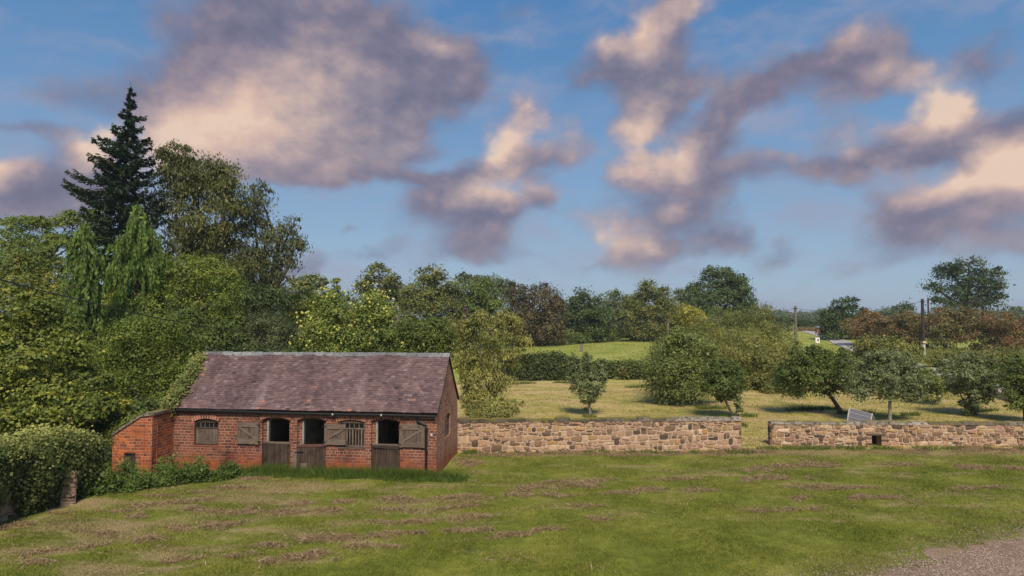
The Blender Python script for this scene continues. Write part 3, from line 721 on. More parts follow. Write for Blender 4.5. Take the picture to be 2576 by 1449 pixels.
# windows
def window(o, label, gap, solid):
    u0, u1, z0 = o['u0'], o['u1'], o['z0']; zt = o['z1']; v = .045
    mb = MB(); f = .06
    mb.box(T(u0, v, z0), DU*f, DV*.07, UZ*(zt-z0), 0, .35); mb.box(T(u1-f, v, z0), DU*f, DV*.07, UZ*(zt-z0), 0, .35)
    mb.box(T(u0+f, v, z0), DU*(u1-u0-2*f), DV*.07, UZ*.05, 0, .5)
    mb.box(T(u0+f, v, zt-.06), DU*(u1-u0-2*f), DV*.07, UZ*(o['rise']+.05), 0, .15)
    zm = z0+(zt-z0)*.70
    mb.box(T(u0+f, v-.012, zm), DU*(u1-u0-2*f), DV*.075, UZ*.045, 0, .8)
    w = mb.build('window', WOOD_DARK if solid else WOOD_GREY, stable); w['label'] = label
    n = 5; wu = (u1-u0-2*f)/n
    for k in range(n):
        b = MB(); b.box(T(u0+f+k*wu, v+.035, zm+.045), DU*wu, DV*.006, UZ*(zt-.06-zm-.045)); b.build('pane', GLASS, w)
        if k:
            b = MB(); b.box(T(u0+f+k*wu-.012, v+.01, zm+.045), DU*.024, DV*.035, UZ*(zt-.06-zm-.045), 0, .8); b.build('glazing_bar', WOOD_GREY, w)
    a = u0+f; nb = 9 if solid else 8; bw = (u1-u0-2*f)/nb
    for k in range(nb):
        ww = bw-.008 if solid else bw*.52
        b = MB(); b.box(T(a+k*bw+.004, v+.0+random.uniform(0, .006), z0+.05), DU*ww, DV*.022, UZ*(zm-z0-.05-(.02 if solid else 0)), 0, random.uniform(.35, .9)); b.build('slat', WOOD_GREY, w)
    if solid:
        b = MB(); b.box(T(u0+f, v+.03, z0+.05), DU*(u1-u0-2*f), DV*.01, UZ*(zm-z0-.05)); b.build('backing_board', WOOD_DARK, w)
    b = MB(); b.box(T(u0-.02, -.02, z0-.05), DU*(u1-u0+.04), DV*.11, UZ*.05, 0, .5); b.build('sill', WOOD_GREY if not solid else ARCH, w)
window(W1, 'boarded window with five small panes above, near the brick wing', 0, True)
window(W3, 'slatted window with small panes, half hidden by an open shutter', 0, False)
# window in the gable end
def TG(a, v, b): return T(LEN+e-v, a, b)
mb = MB(); a0, a1, b0, b1 = GO['u0'], GO['u1'], GO['z0'], GO['z1']
for (x0, x1, y0, y1) in ((a0, a0+.06, b0, b1), (a1-.06, a1, b0, b1), (a0+.06, a1-.06, b0, b0+.06), (a0+.06, a1-.06, b1-.03, b1+.08), (a0+.06, a1-.06, (b0+b1)/2, (b0+b1)/2+.06)):
    mb.box(TG(x0, .05, y0), DV*(x1-x0), -DU*.06, UZ*(y1-y0), 0, .7)
gw = mb.build('window', WOOD_GREY, stable); gw['label'] = 'narrow arched window in the gable end'
b = MB(); b.box(TG(a0+.06, .08, (b0+b1)/2+.06), DV*(a1-a0-.12), -DU*.01, UZ*((b1-b0)/2-.09)); b.build('pane', GLASS, gw)
for k in range(4):
    b = MB(); wv = (a1-a0-.12)/4; b.box(TG(a0+.06+k*wv, .06, b0+.06), DV*(wv-.012), -DU*.02, UZ*((b1-b0)/2-.06), 0, random.random()); b.build('slat', WOOD_GREY, gw)
# ---------------------------------------------------------------- brick wing with sloping coping
w_fr = S0-DV*1.36; w_fl = P(283, 1100, float(w_fr[1])+.25); w_fl[2] = 0
wing = thing('garden_wall', 'orange brick wing wall with sloping mossy coping beside the stable', 'wall', (w_fr+w_fl)/2); wing['kind'] = 'thing'
wd = (w_fr-w_fl); wl = np.linalg.norm(wd); wd = wd/wl; wn = np.array([-wd[1], wd[0], 0])
def TW(a, v, z): return w_fl+wd*a+wn*v+UZ*z
ZR, ZL = 2.24, 1.46
prof = [(0, ZL), (wl*.28, ZL+.28), (wl*.72, ZR-.06), (wl, ZR)]
def ptop(a):
    return float(np.interp(a, [p[0] for p in prof], [p[1] for p in prof]))
mb = MB(); da0, da1, dzt = wl*.30, wl*.60, .86
def strip(a0, a1, zb, v, flip=False):
    n = 6
    for k in range(n):
        b0 = a0+(a1-a0)*k/n; b1 = a0+(a1-a0)*(k+1)/n
        q = [(b0, zb), (b1, zb), (b1, ptop(b1)), (b0, ptop(b0))]; q = q[::-1] if flip else q
        mb.poly([TW(a, v, z) for a, z in q], q, 0)
for v, fl in ((0, False), (.3, True)):
    strip(0, da0, -.2, v, fl); strip(da0, da1, dzt, v, fl); strip(da1, wl, -.2, v, fl)
for a, s in ((da0, 1), (da1, -1)):
    mb.poly([TW(a, 0, -.2), TW(a, .3, -.2), TW(a, .3, dzt), TW(a, 0, dzt)][::s], [(0, -.2), (.3, -.2), (.3, dzt), (0, dzt)][::s], 0)
mb.poly([TW(da0, 0, dzt), TW(da1, 0, dzt), TW(da1, .3, dzt), TW(da0, .3, dzt)], None, 0)
mb.poly([TW(0, .3, -.2), TW(0, 0, -.2), TW(0, 0, ZL), TW(0, .3, ZL)], [(0, -.2), (.3, -.2), (.3, ZL), (0, ZL)], 0)
# return wall running back to the stable corner (its face is set apart from the front by a straight joint)
ret = S0-w_fr; rl = np.linalg.norm(ret)-.01; rd = ret/np.linalg.norm(ret); rn = np.array([rd[1], -rd[0], 0])
def TRt(a, v, z): return w_fr+rd*a+rn*v+UZ*z
q = [(0.0, -.2), (rl, -.2), (rl, ZR+.02), (0.0, ZR)]
mb.poly([TRt(a, 0, z) for a, z in q], q, 1); mb.poly([TRt(a, -.3, z) for a, z in q][::-1], q[::-1], 1)
wb = mb.build('wall', [BRICK_O, BRICK_O], wing)
mb = MB()
for (a0, z0), (a1, z1) in zip(prof, prof[1:]):
    mb.hexa([TW(a0, -.05, z0), TW(a1, -.05, z1), TW(a1, .36, z1), TW(a0, .36, z0), TW(a0, -.05, z0+.09), TW(a1, -.05, z1+.09), TW(a1, .36, z1+.09), TW(a0, .36, z0+.09)], 0, .6)
mb.hexa([TRt(.0, .05, ZR), TRt(.0, -.35, ZR), TRt(rl, -.35, ZR+.02), TRt(rl, .05, ZR+.02), TRt(.0, .05, ZR+.085), TRt(0, -.35, ZR+.085), TRt(rl, -.35, ZR+.1), TRt(rl, .05, ZR+.1)], 0, .5)
mb.build('coping', COPING, wing)
mb = MB(); n = 5; bw = (da1-da0)/n
for k in range(n): mb.box(TW(da0+k*bw+.004, .08, -.15), wd*(bw-.008), wn*.03, UZ*(dzt-.12+.15), 0, random.random())
dd = mb.build('door', WOOD_DARK, wing); b = MB(); b.box(TW(da0, .02, dzt-.05), wd*(da1-da0), wn*.12, UZ*.05); b.build('lintel', WOOD_DARK, wing)
b = MB(); b.box(TW(da0+.03, .06, .45), wd*(da1-da0-.06), wn*.02, UZ*.07); b.build('rail', WOOD_DARK, dd)
# ---------------------------------------------------------------- rubble stone walls
def rubble(mb, A, B, zb, zt, hole=None, seed=1, th=.45, face=1):
    """irregular stones laid in rough courses on the camera side of the line A-B"""
    r = random.Random(seed); A = np.array(A, float); B = np.array(B, float); L = np.linalg.norm(B-A); d = (B-A)/L; n = np.array([d[1], -d[0], 0])*face
    hs = []; z = zb
    while z < zt-.02:
        h = min(r.uniform(.10, .23), zt-z)
        if zt-z-h < .07: h = zt-z
        hs.append((z, z+h)); z += h
    def wob(k, a): return .045*math.sin(a*2.3+k*1.7)+.03*math.sin(a*5.1+k*2.9) if 0 < k < len(hs) else 0
    for k, (z0, z1) in enumerate(hs):
        a = r.uniform(-.2, 0)
        while a < L:
            w = r.uniform(.13, .28) if r.random() < .5 else r.uniform(.26, .58)
            b = min(a+w, L); a_ = max(a, 0)
            if L-b < .1: b = L
            cells = [(a_, b, 0, 1)]
            if b-a_ > .26 and r.random() < .38: m = r.uniform(.4, .6); cells = [(a_, b, 0, m), (a_, (a_+b)/2, m, 1), ((a_+b)/2, b, m, 1)]
            for (p, q, f0, f1) in cells:
                if q-p < .05: continue
                if hole and q > hole[0] and p < hole[1] and z0+(z1-z0)*f0 < hole[2]: continue
                g = .007; ti = r.random()
                bulge = r.uniform(.010, .05); pts = []
                def zz(a, f):
                    lo = z0+wob(k, a); hi = z1+wob(k+1, a); return lo+(hi-lo)*f
                nn = 12; cxm = (p+q)/2
                for i in range(nn):
                    an = 2*math.pi*i/nn+.26; ca, sa = math.cos(an), math.sin(an)
                    pw = r.uniform(.3, .62)
                    ex = math.copysign(abs(ca)**pw, ca)*(.5); ey = math.copysign(abs(sa)**pw, sa)*.5
                    aa = cxm+ex*(q-p-2*g)*r.uniform(.92, 1.0); zf = .5+ey*r.uniform(.91, 1.0)
                    zc = zz(aa, f0)+g+(zz(aa, f1)-zz(aa, f0)-2*g)*zf
                    pts.append((aa, zc))
                cz = sum(z for _, z in pts)/nn; ca_ = sum(a for a, _ in pts)/nn
                outr = [A+d*a+n*(.002)+UZ*z for a, z in pts]
                inr = [A+d*(ca_+(a-ca_)*.82)+n*(bulge*r.uniform(.75, 1.1))+UZ*(cz+(z-cz)*.78) for a, z in pts]
                for i in range(nn):
                    j = (i+1) % nn; mb.poly([outr[i], outr[j], inr[j], inr[i]][::face], None, 0, ti)
                cpt = A+d*ca_+n*bulge*1.1+UZ*cz
                for i in range(nn):
                    j = (i+1) % nn; mb.poly([inr[i], inr[j], cpt][::face], None, 0, ti)
            a = b
    # body of the wall (mortar)
    if hole:
        for (p, q, z0_, z1_) in ((0, hole[0], zb, zt), (hole[1], L, zb, zt), (hole[0], hole[1], hole[2], zt)):
            mb.box(A+d*p+UZ*z0_-n*th, d*(q-p), n*th, UZ*(z1_-z0_), 1)
    else: mb.box(A+UZ*zb-n*th, d*L, n*th, UZ*(zt-zb), 1)
    return d, n, L
def coping(mb, A, B, zt, th=.52, seed=3, dark=lambda f: .2, h=.13):
    r = random.Random(seed); A = np.array(A, float); B = np.array(B, float); L = np.linalg.norm(B-A); d = (B-A)/L; n = np.array([d[1], -d[0], 0]); a = 0
    while a < L-.02:
        w = min(r.uniform(.4, .95), L-a)
        if L-a-w < .25: w = L-a
        dz = r.gauss(0, .010); hh = h+max(min(r.gauss(0, .016), .03), -.03); ti = min(max(dark((a+w/2)/L)+r.gauss(0, .12), 0), 1); o = .04+r.uniform(-.015, .02)
        m = 5
        for i in range(m):
            p0 = a+.006+(w-.012)*i/m; p1 = a+.006+(w-.012)*(i+1)/m
            def e_(p): return (.03 if (p-a) < .02 or (a+w-p) < .02 else 0)
            def cc(p, up, s):
                return A+d*p+n*(o-e_(p) if s else -(th-.04)+e_(p))+UZ*(zt+(hh+dz+.012*math.sin(p*7.1) - e_(p)*.6 if up else 0))
            c = [cc(p0, 0, 1), cc(p1, 0, 1), cc(p1, 0, 0), cc(p0, 0, 0), cc(p0, 1, 1), cc(p1, 1, 1), cc(p1, 1, 0), cc(p0, 1, 0)]
            s = .035
            for q in (4, 5): c[q] = c[q]-n*s
            for q in (6, 7): c[q] = c[q]+n*s
            mb.hexa(c, 0, ti)
        a += w
A1 = P(1149, 1130, 29.75); A1[2] = 0; B1 = P(1866, 1130, 30.3); B1[2] = 0
w1 = thing('stone_wall', 'rubble stone wall between the brick stable and the grassy gateway', 'wall', (A1+B1)/2); w1['kind'] = 'thing'
mb = MB(); h1 = 1.29; rubble(mb, A1, B1, -.12, h1, seed=5)
dd1 = (B1-A1)/np.linalg.norm(B1-A1); n1_ = np.array([dd1[1], -dd1[0], 0])
rubble(mb, B1-dd1*.002, B1-n1_*.45-dd1*.002, -.12, h1, seed=9, th=.05)
mb.build('wall', [STONE, MORTAR], w1)
mb = MB(); coping(mb, A1, B1, h1-.01, seed=4, dark=lambda f: .12 if f < .55 else (.35 if f < .75 else .8)); mb.build('coping', COPING, w1)
A2 = P(1941, 1119, 31.3); A2[2] = 0; B2 = P(2780, 1124, 30.9); B2[2] = 0
w2 = thing('stone_wall', 'lower rubble stone wall with a small dark drain opening', 'wall', (A2+B2)/2); w2['kind'] = 'thing'
d2 = (B2-A2)/np.linalg.norm(B2-A2); n2_ = np.array([d2[1], -d2[0], 0])
def along(x): # distance along the second wall under a photo column
    k = (x-CX)/F; return float((A2[1]*k-A2[0])/(d2[0]-d2[1]*k))
hl, hr = along(2183.5), along(2208); hole = (hl, hr, .50)
mb = MB(); h2 = .98; rubble(mb, A2, B2, -.12, h2, hole=hole, seed=12)
rubble(mb, A2-n2_*.45+d2*.002, A2+d2*.002, -.12, h2, seed=15, th=.05)
mb.build('wall', [STONE, MORTAR], w2)
mb = MB(); coping(mb, A2, B2, h2-.01, seed=6, dark=lambda f: .75 if f < .48 else .3, h=.12); mb.build('coping', COPING, w2)
b = MB(); b.box(A2+d2*(hl-.22)+n2_*.055-n2_*.3+UZ*.505, d2*(hr-hl+.44), n2_*.3, UZ*.07, 0, .35); b.build('lintel', COPING, w2)
for s in (0, 1):
  b = MB()
  for k in range(6):
    for (p, q) in [((hl-.2-.05*(k % 2), hl), (hr, hr+.24+.08*(k % 2)))[s]]:
        b.box(A2+d2*p+n2_*.058-n2_*.2+UZ*(-.02+k*.085), d2*(q-p), n2_*.2, UZ*.075, 0, random.uniform(0, .8))
  b.build('brick_jamb', STONE, w2)
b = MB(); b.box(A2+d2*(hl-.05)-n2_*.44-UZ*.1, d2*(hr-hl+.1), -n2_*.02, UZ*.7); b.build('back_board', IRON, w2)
# ---------------------------------------------------------------- trees and plants
def unit(n):
    v = R.normal(size=(n, 3)); return v/np.linalg.norm(v, axis=1)[:, None]
def leaf_quads(C, N, size, asp=.55, axis=None, droop=0.):
    """a kite-shaped leaf (or spray) at each point"""
    n = len(C); N = N/np.linalg.norm(N, axis=1)[:, None]
    a = unit(n) if axis is None else axis+R.normal(size=(n, 3))*.28
    a[:, 2] -= droop
    a = a-N*np.sum(a*N, 1)[:, None]; a /= np.linalg.norm(a, axis=1)[:, None]+1e-9
    b = np.cross(N, a); s = size*R.uniform(.45, 1.3, n)*np.where(R.random(n) < .12, 1.5, 1)
    L = (a.T*s).T; Wd = (b.T*s*asp*.5).T
    return np.stack([C-L*.5, C+Wd, C+L*.5, C-Wd], 1).reshape(-1, 3)
def lobes3(lobes, Y):
    out = []
    for l in lobes:
        x, y, rx, ry = l[:4]; dy = l[4] if len(l) > 4 else R.uniform(-.45, .45)*rx*Y/F
        k = (Y+dy)/F; out.append((P(x, y, Y+dy), np.array([rx*k, (rx+ry)*.5*k, ry*k])))
    return out
def clumps(L3, n, shell=.45, zlo=-1.0):
    w = np.array([(r[0]*r[2])**.85 for _, r in L3]); idx = R.choice(len(L3), n, p=w/w.sum())
    c = np.array([p for p, _ in L3])[idx]; r = np.array([q for _, q in L3])[idx]
    d = unit(n); d[:, 2] = np.where(d[:, 2] < zlo, -d[:, 2], d[:, 2])
    rad = shell+(1-shell)*R.uniform(0, 1, n)**.6
    return c+d*r*rad[:, None], d, idx
def crown_mesh(name, L3, n, size, key, root, clump=.5, per=28, asp=.55, droop=0., flat=.7, shell=.45, up=.5, hang=False, tint=(.4, .2), fruit=None, jit=.22):
    per = int(per*2.1); clump *= 1.28; flat *= .72
    nc = max(int(n/per), 4); cc, cd, idx = clumps(L3, nc, shell)
    mean = np.array([r.mean() for _, r in L3])[idx]
    cr = clump*R.uniform(.6, 1.4, nc)*np.minimum(1, mean/.9)
    k = np.repeat(np.arange(nc), per); m = len(k)
    off = R.normal(size=(m, 3))*np.array([1, 1, flat])*cr[k][:, None]*.5
    hr = np.hypot(off[:, 0], off[:, 1]); off[:, 2] -= .35*hr*hr/(cr[k]+1e-6)   # boughs arch down at their rim
    pts = cc[k]+off
    N = cd[k]*.7+off/(cr[k][:, None]+1e-6)*.5+R.normal(size=(m, 3))*.55; N[:, 2] += up
    ax = None
    if hang: ax = np.tile(np.array([0, 0, -1.]), (m, 1))+cd[k]*.35
    V = leaf_quads(pts, N, size, asp, ax, droop)
    ct = np.clip(R.normal(tint[0], tint[1], nc), 0, 1)
    ti = np.clip(ct[k]+R.normal(0, jit, m), 0, 1)
    me = fast_mesh(name, V, 4, LMAT(key), ti, ORG[root])
    o = link(name, me, root); return o, cc
def limbs(root, base, L3, r0, mat_=None, bend=.2, tips=None, ntip=40, hidden=.0, stems=1, name='trunk', spread=.2):
    """tapered trunk, a limb to every lobe and twigs to some of the clumps"""
    mb = MB(); cen = np.mean([p for p, _ in L3], 0); zlow = min(p[2]-r[2]*.55 for p, r in L3)
    roots = []
    for s in range(stems):
        b = np.array(base, float)+np.array([R.uniform(-1, 1)*spread*(stems > 1), R.uniform(-1, 1)*spread*(stems > 1), 0]); roots.append(b)
        fork = b*.45+cen*.55; fork[2] = max(min(zlow, cen[2]), b[2]+.35)
        fork[:2] += R.normal(0, .15, 2)*(stems > 1)*2
        pts = [b+(fork-b)*f+np.array([math.sin(f*4+s)*bend*.3*r0*4, math.cos(f*3)*bend*.2*r0*4, 0])*(0 < f < 1) for f in np.linspace(0, 1, 5)]
        pts[0] = b-np.array([0, 0, .15])
        mb.tube(pts, [r0*1.35, r0*1.05, r0*.92, r0*.85, r0*.75], 8)
        for j, (p, r) in enumerate(L3):
            if stems > 1 and j % stems != s: continue
            mid = fork*.5+p*.5+np.array([R.normal(0, .12), R.normal(0, .12), .12])*np.linalg.norm(p-fork)*.5
            mb.tube([fork, mid, p], [r0*.6, r0*.4, r0*.16], 6, caps=False)
    if stems > 1:
        for b in roots: mb.tube([np.array(base, float)-UZ*.08, b-UZ*.08], r0*.8, 5)
    if tips is not None and len(tips):
        for q in tips[R.choice(len(tips), min(ntip, len(tips)), replace=False)]:
            j = int(np.argmin([np.linalg.norm((q-p)/r) for p, r in L3])); p = L3[j][0]
            m = (p+q)/2+R.normal(0, .08, 3)*np.linalg.norm(q-p); mb.tube([p, m, q], [r0*.17, r0*.11, r0*.035], 4, caps=False)
    return mb.build(name, mat_ or BARK, root, smooth=True)
LOBESEED = [0]
def tree(name, label, cat, Y, lobes, base, key, n, size, r0=.18, group=None, grow=1.0, rag=3, trunk=True, stems=1, bark=None, ntip=50, spread=.25, fruit=0, **kw):
    g = np.array(base if len(base) == 3 else (*base, 0), float) if not np.isscalar(base) else None
    if g is None:
        p = P(base, 900, Y); g = np.array([p[0], Y, float(terr(p[0], Y))])
    root = thing(name, label, cat, g, group)
    L3 = [(p, r*grow) for p, r in lobes3(lobes, Y)]; n = int(n*grow**2)
    # small satellite lobes break the outline
    ex = []
    for p, r in L3:
        for _ in range(rag):
            d = unit(1)[0]; d[2] = abs(d[2])*.8 if R.random() < .7 else d[2]; q = r*R.uniform(.22, .45); ex.append((p+d*r*R.uniform(.8, 1.05+.07*(rag-3)), q))
    LL = L3+ex
    crown, cc = crown_mesh('crown', LL, n, size, key, root, **kw)
    if trunk: limbs(root, g, L3, r0, bark, tips=cc, ntip=ntip, stems=stems, spread=spread)
    if fruit:
        mb = MB(); ok = cc[R.choice(len(cc), min(fruit, len(cc)), replace=False)]
        V = []
        ico = [np.array(v) for v in ((1, 0, 0), (-1, 0, 0), (0, 1, 0), (0, -1, 0), (0, 0, 1), (0, 0, -1))]
        for q in ok:
            ov = q-np.mean([p for p, _ in L3], 0); ov[1] -= .6; q = q+ov/np.linalg.norm(ov)*.5+R.normal(0, .16, 3); rr = .06*R.uniform(.8, 1.25)
            pts = []
            for i in range(5):
                th = math.pi*i/4
                pts.append([q+rr*np.array([math.sin(th)*math.cos(f), math.sin(th)*math.sin(f), math.cos(th)]) for f in np.arange(6)*math.pi/3])
            for i in range(4):
                for j in range(6):
                    V += [pts[i+1][j], pts[i+1][(j+1) % 6], pts[i][(j+1) % 6], pts[i][j]]
        me = fast_mesh('apples', np.array(V), 4, APPLE, R.uniform(0, 1, len(V)//4), ORG[root])
        o = link('apples', me, root); o['kind'] = 'stuff'
    return root
APPLE = plain('apple_skin', (.52, .50, .10), .4, .4)
# ---- the big dark spruce
def spruce(label, x, ytop, ybase_vis, Y, prof, key, n_br, name='spruce_tree'):
    top = P(x, ytop, Y); g = np.array([top[0], Y, float(terr(top[0], Y))]); H = top[2]-g[2]
    root = thing(name, label, 'tree', g); mb = MB()
    def ax(z): return np.array([g[0]+.25*math.sin(z*.35), Y, g[2]+z])
    mb.tube([ax(0)-UZ*.2, ax(H*.3), ax(H*.6), ax(H*.85), ax(H)], [.38, .30, .19, .09, .015], 8)
    C = []; A = []; N = []
    ys = [p[0] for p in prof]; Ls = [p[1] for p in prof]; Rs = [p[2] for p in prof]
    z = H-.25; lev = 0
    while z > H*.26:
        ypx = HOR-(g[2]+z-CAMZ)*F/Y; lL = np.interp(ypx, ys, Ls)*Y/F; lR = np.interp(ypx, ys, Rs)*Y/F
        nb = int(3+min(5, (H-z)*.9)); a0 = R.uniform(0, 6.28)
        for b in range(nb):
            an = a0+b*2*math.pi/nb+R.normal(0, .3); d = np.array([math.cos(an), math.sin(an), 0])
            ln = (lL if d[0] < 0 else lR); ln = (abs(d[0])*ln+(1-abs(d[0]))*(lL+lR)/2)*R.uniform(.62, 1.15)
            zz = z+R.uniform(-.18, .18); m = 7; pts = []
            dr = R.uniform(.12, .3)
            for i in range(m):
                f = i/(m-1); pts.append(ax(zz)+d*ln*f+UZ*(-dr*ln*math.sin(f*2.5)+.14*ln*f*f))
            mb.tube(pts, [.045-.036*i/(m-1) for i in range(m)], 4, caps=False)
            k = int(28+ln*62)
            f = R.uniform(.1, 1.0, k)**.8; ii = np.minimum((f*(m-1)).astype(int), m-2); fr = f*(m-1)-ii
            pa = np.array(pts); q = pa[ii]*(1-fr)[:, None]+pa[ii+1]*fr[:, None]
            side = np.array([-d[1], d[0], 0]); wv = R.normal(0, 1, k)*.17*ln*(1.15-f)*.9
            q = q+side*wv[:, None]; q[:, 2] += -np.abs(wv)*.35+R.normal(0, .04, k)-R.uniform(0, .22, k)
            C.append(q); A.append(np.tile(d, (k, 1))*.8+side*np.sign(wv)[:, None]*.7+np.array([0, 0, -.55])); N.append(np.tile(d*.15+UZ, (k, 1))+R.normal(size=(k, 3))*.6)
        z -= R.uniform(.34, .55)*(1+.35*(H-z)/H); lev += 1
    mb.tube([ax(H)-UZ*.1, ax(H)+np.array([-.12, 0, .35])], [.02, .008], 4)
    mb.build('trunk', BARK, root, smooth=True)
    C = np.concatenate(C); A = np.concatenate(A); N = np.concatenate(N)
    V = leaf_quads(C, N, .30, .36, A)
    me = fast_mesh('crown', V, 4, LMAT(key), np.clip(R.normal(.4, .25, len(C)), 0, 1), g); link('crown', me, root)
spruce('tall dark spruce with drooping tiers, towering over the trees behind the stable', 321, 212, 640, 50,
    [(212, 3, 3), (250, 12, 22), (300, 34, 38), (350, 60, 62), (385, 95, 75), (420, 125, 82), (470, 128, 92), (510, 125, 95), (560, 80, 110), (620, 120, 110), (700, 120, 120), (850, 120, 120)], 'spruce', 0)
# ---- weeping conifers
def weeping(label, x, ytop, Y, prof, key, n):
    top = P(x, ytop, Y); g = np.array([top[0], Y, float(terr(top[0], Y))]); H = top[2]-g[2]
    root = thing('weeping_cypress', label, 'tree', g); mb = MB()
    mb.tube([g-UZ*.2, g+UZ*H*.5, g+UZ*H*.86, g+UZ*H], [.2, .13, .05, .012], 7)
    C = []; ys = [p[0] for p in prof]; ws = [p[1] for p in prof]; TI = []; A = []
    z = H-.35
    while z > H*.12:
        ypx = HOR-(g[2]+z-CAMZ)*F/Y; w = np.interp(ypx, ys, ws)*Y/F
        for b in range(int(3+w*2.2)):
            an = R.uniform(0, 6.28); d = np.array([math.cos(an), math.sin(an), 0]); ln = w*R.uniform(.55, 1.1); pts = []
            for i in range(5):
                f = i/4; pts.append(g+UZ*z+d*ln*f+UZ*(.30*ln*math.sin(f*2.2)-.55*ln*f*f))
            mb.tube(pts, [.03, .026, .02, .014, .006], 4, caps=False)
            pa = np.array(pts); ns = int(4+ln*6); ct = R.normal(.45, .2)
            for s in range(ns):   # hanging strands
                f = R.uniform(.2, 1); i = min(int(f*4), 3); q = pa[i]+(pa[i+1]-pa[i])*(f*4-i)+R.normal(0, .07, 3)
                l = R.uniform(.35, 1.0)*min(1, .5+w*.5); k = int(7*l/.5)+3
                t = np.linspace(0, 1, k); st = q+np.outer(t, np.array([d[0]*.12, d[1]*.12, -l]))+R.normal(0, .035, (k, 3))
                C.append(st); TI.append(np.full(k, ct)); A.append(np.tile(np.array([d[0]*.2, d[1]*.2, -1]), (k, 1)))
        z -= R.uniform(.22, .34)
    mb.build('trunk', BARK, root, smooth=True)
    C = np.concatenate(C); TI = np.concatenate(TI); A = np.concatenate(A)
    N = R.normal(size=C.shape); N[:, 2] *= .3; N[:, 1] -= .3
    V = leaf_quads(C, N, .24, .40, A)
    me = fast_mesh('crown', V, 4, LMAT(key), np.clip(TI+R.normal(0, .15, len(C)), 0, 1), g); link('crown', me, root)
weeping('weeping cypress with a bare leader, hanging green curtains of foliage', 212, 548, 38, [(548, 3), (590, 30), (640, 44), (700, 54), (780, 52), (860, 44), (1000, 40)], 'nootka', 0)
weeping('yellower weeping cypress growing just in front of the tall spruce', 347, 505, 42, [(505, 3), (540, 30), (580, 55), (640, 75), (700, 70), (800, 60), (1000, 50)], 'nootka2', 0)
# ---- broad trees on the left
tree('evergreen_tree', 'tall olive green tree with several pointed tops beside the spruce', 'tree', 54,
    [(440, 395, 35, 45), (455, 450, 55, 45), (512, 420, 42, 45), (500, 480, 60, 50), (572, 435, 38, 36), (570, 490, 45, 50), (590, 540, 35, 50), (430, 520, 50, 50), (510, 560, 70, 55), (560, 610, 60, 55), (470, 620, 80, 55), (540, 680, 90, 55), (440, 700, 80, 60)], 500, 'tall', 42000, .25, .34, clump=.75, asp=.42, hang=True, up=.2, tint=(.42, .25), shell=.3)
tree('evergreen_tree', 'loose airy evergreen with sky showing through its drooping sprays', 'tree', 56,
    [(655, 492, 26, 36), (640, 545, 36, 40), (668, 580, 40, 34), (735, 570, 24, 26), (742, 612, 22, 34), (705, 605, 34, 30), (650, 640, 48, 40), (720, 655, 28, 34), (680, 690, 42, 34), (620, 680, 40, 46), (630, 740, 50, 40), (700, 735, 30, 26)], 650, 'euc', 17000, .26, .30, clump=.7, asp=.38, hang=True, up=.1, tint=(.42, .28), shell=.25, ntip=110)
tree('yew_tree', 'dark green yew low behind the grey willow bush', 'tree', 52, [(690, 750, 40, 40), (640, 770, 50, 40), (600, 740, 50, 50)], 650, 'oakdark', 8000, .22, .25, clump=.6, hang=True)
tree('robinia_tree', 'large light green robinia with yellowing tips below the tall evergreens', 'tree', 43,
    [(395, 700, 70, 50), (470, 680, 60, 48), (540, 690, 48, 50), (570, 740, 40, 50), (500, 750, 70, 50), (330, 725, 50, 46), (400, 770, 80, 46), (300, 780, 40, 50), (580, 800, 40, 40), (500, 810, 70, 40)], 430, 'robinia', 46000, .14, .26, clump=.6, asp=.5, flat=.5, tint=(.45, .25), shell=.4)
tree('robinia_tree', 'bushy green robinia standing right behind the brick wing wall', 'tree', 36,
    [(345, 830, 60, 40), (410, 830, 60, 40), (300, 880, 50, 45), (370, 890, 60, 45), (445, 890, 45, 50), (320, 950, 60, 50), (400, 950, 60, 50), (455, 960, 36, 50), (350, 1010, 70, 40), (430, 1010, 50, 40), (270, 940, 40, 60)], 370, 'robinia', 50000, .125, .24, clump=.5, asp=.5, flat=.55, tint=(.3, .22), shell=.4)
tree('ash_tree', 'spreading airy ash with flat topped sprays against the clouds', 'tree', 58,
    [(40, 565, 48, 22), (115, 562, 46, 20), (180, 555, 40, 22), (15, 600, 50, 24), (90, 600, 60, 24), (235, 540, 36, 16), (170, 600, 50, 24), (60, 640, 70, 30), (250, 590, 40, 30)], 110, 'robinia', 15000, .22, .12, clump=.7, flat=.4, tint=(.32, .2), shell=.2, ntip=120)
tree('lime_tree', 'rounded tree with yellowing leaves left of the weeping cypress', 'tree', 46,
    [(30, 660, 60, 40), (100, 650, 56, 40), (150, 690, 40, 50), (60, 710, 70, 40), (-40, 690, 60, 60), (120, 750, 50, 50), (160, 800, 40, 60)], 80, 'canopy', 30000, .165, .26, clump=.6, tint=(.4, .25), shell=.4)
tree('hazel_tree', 'broad yellow green hazel with bare twigs behind the ivy covered wall', 'tree', 27,
    [(30, 775, 60, 50), (95, 770, 50, 44), (-40, 830, 70, 70), (60, 845, 80, 56), (140, 840, 60, 56), (180, 890, 50, 50), (50, 920, 90, 50), (150, 940, 70, 46), (215, 960, 50, 40), (60, 990, 100, 40), (170, 1000, 80, 36), (260, 1005, 50, 28), (300, 1025, 34, 20), (-60, 950, 80, 80), (40, 1050, 90, 40), (160, 1050, 80, 30), (60, 910, 80, 50, -2.2), (20, 980, 80, 50, -2.4), (130, 985, 70, 40, -2.2), (90, 1040, 100, 36, -2.4), (-30, 880, 60, 60, -2.4), (210, 1020, 60, 30, -2)], 90, 'hazel', 62000, .13, .12, clump=.5, flat=.55, tint=(.4, .27), shell=.4, stems=5, spread=.6, ntip=160, bark=BARKP, asp=.7)
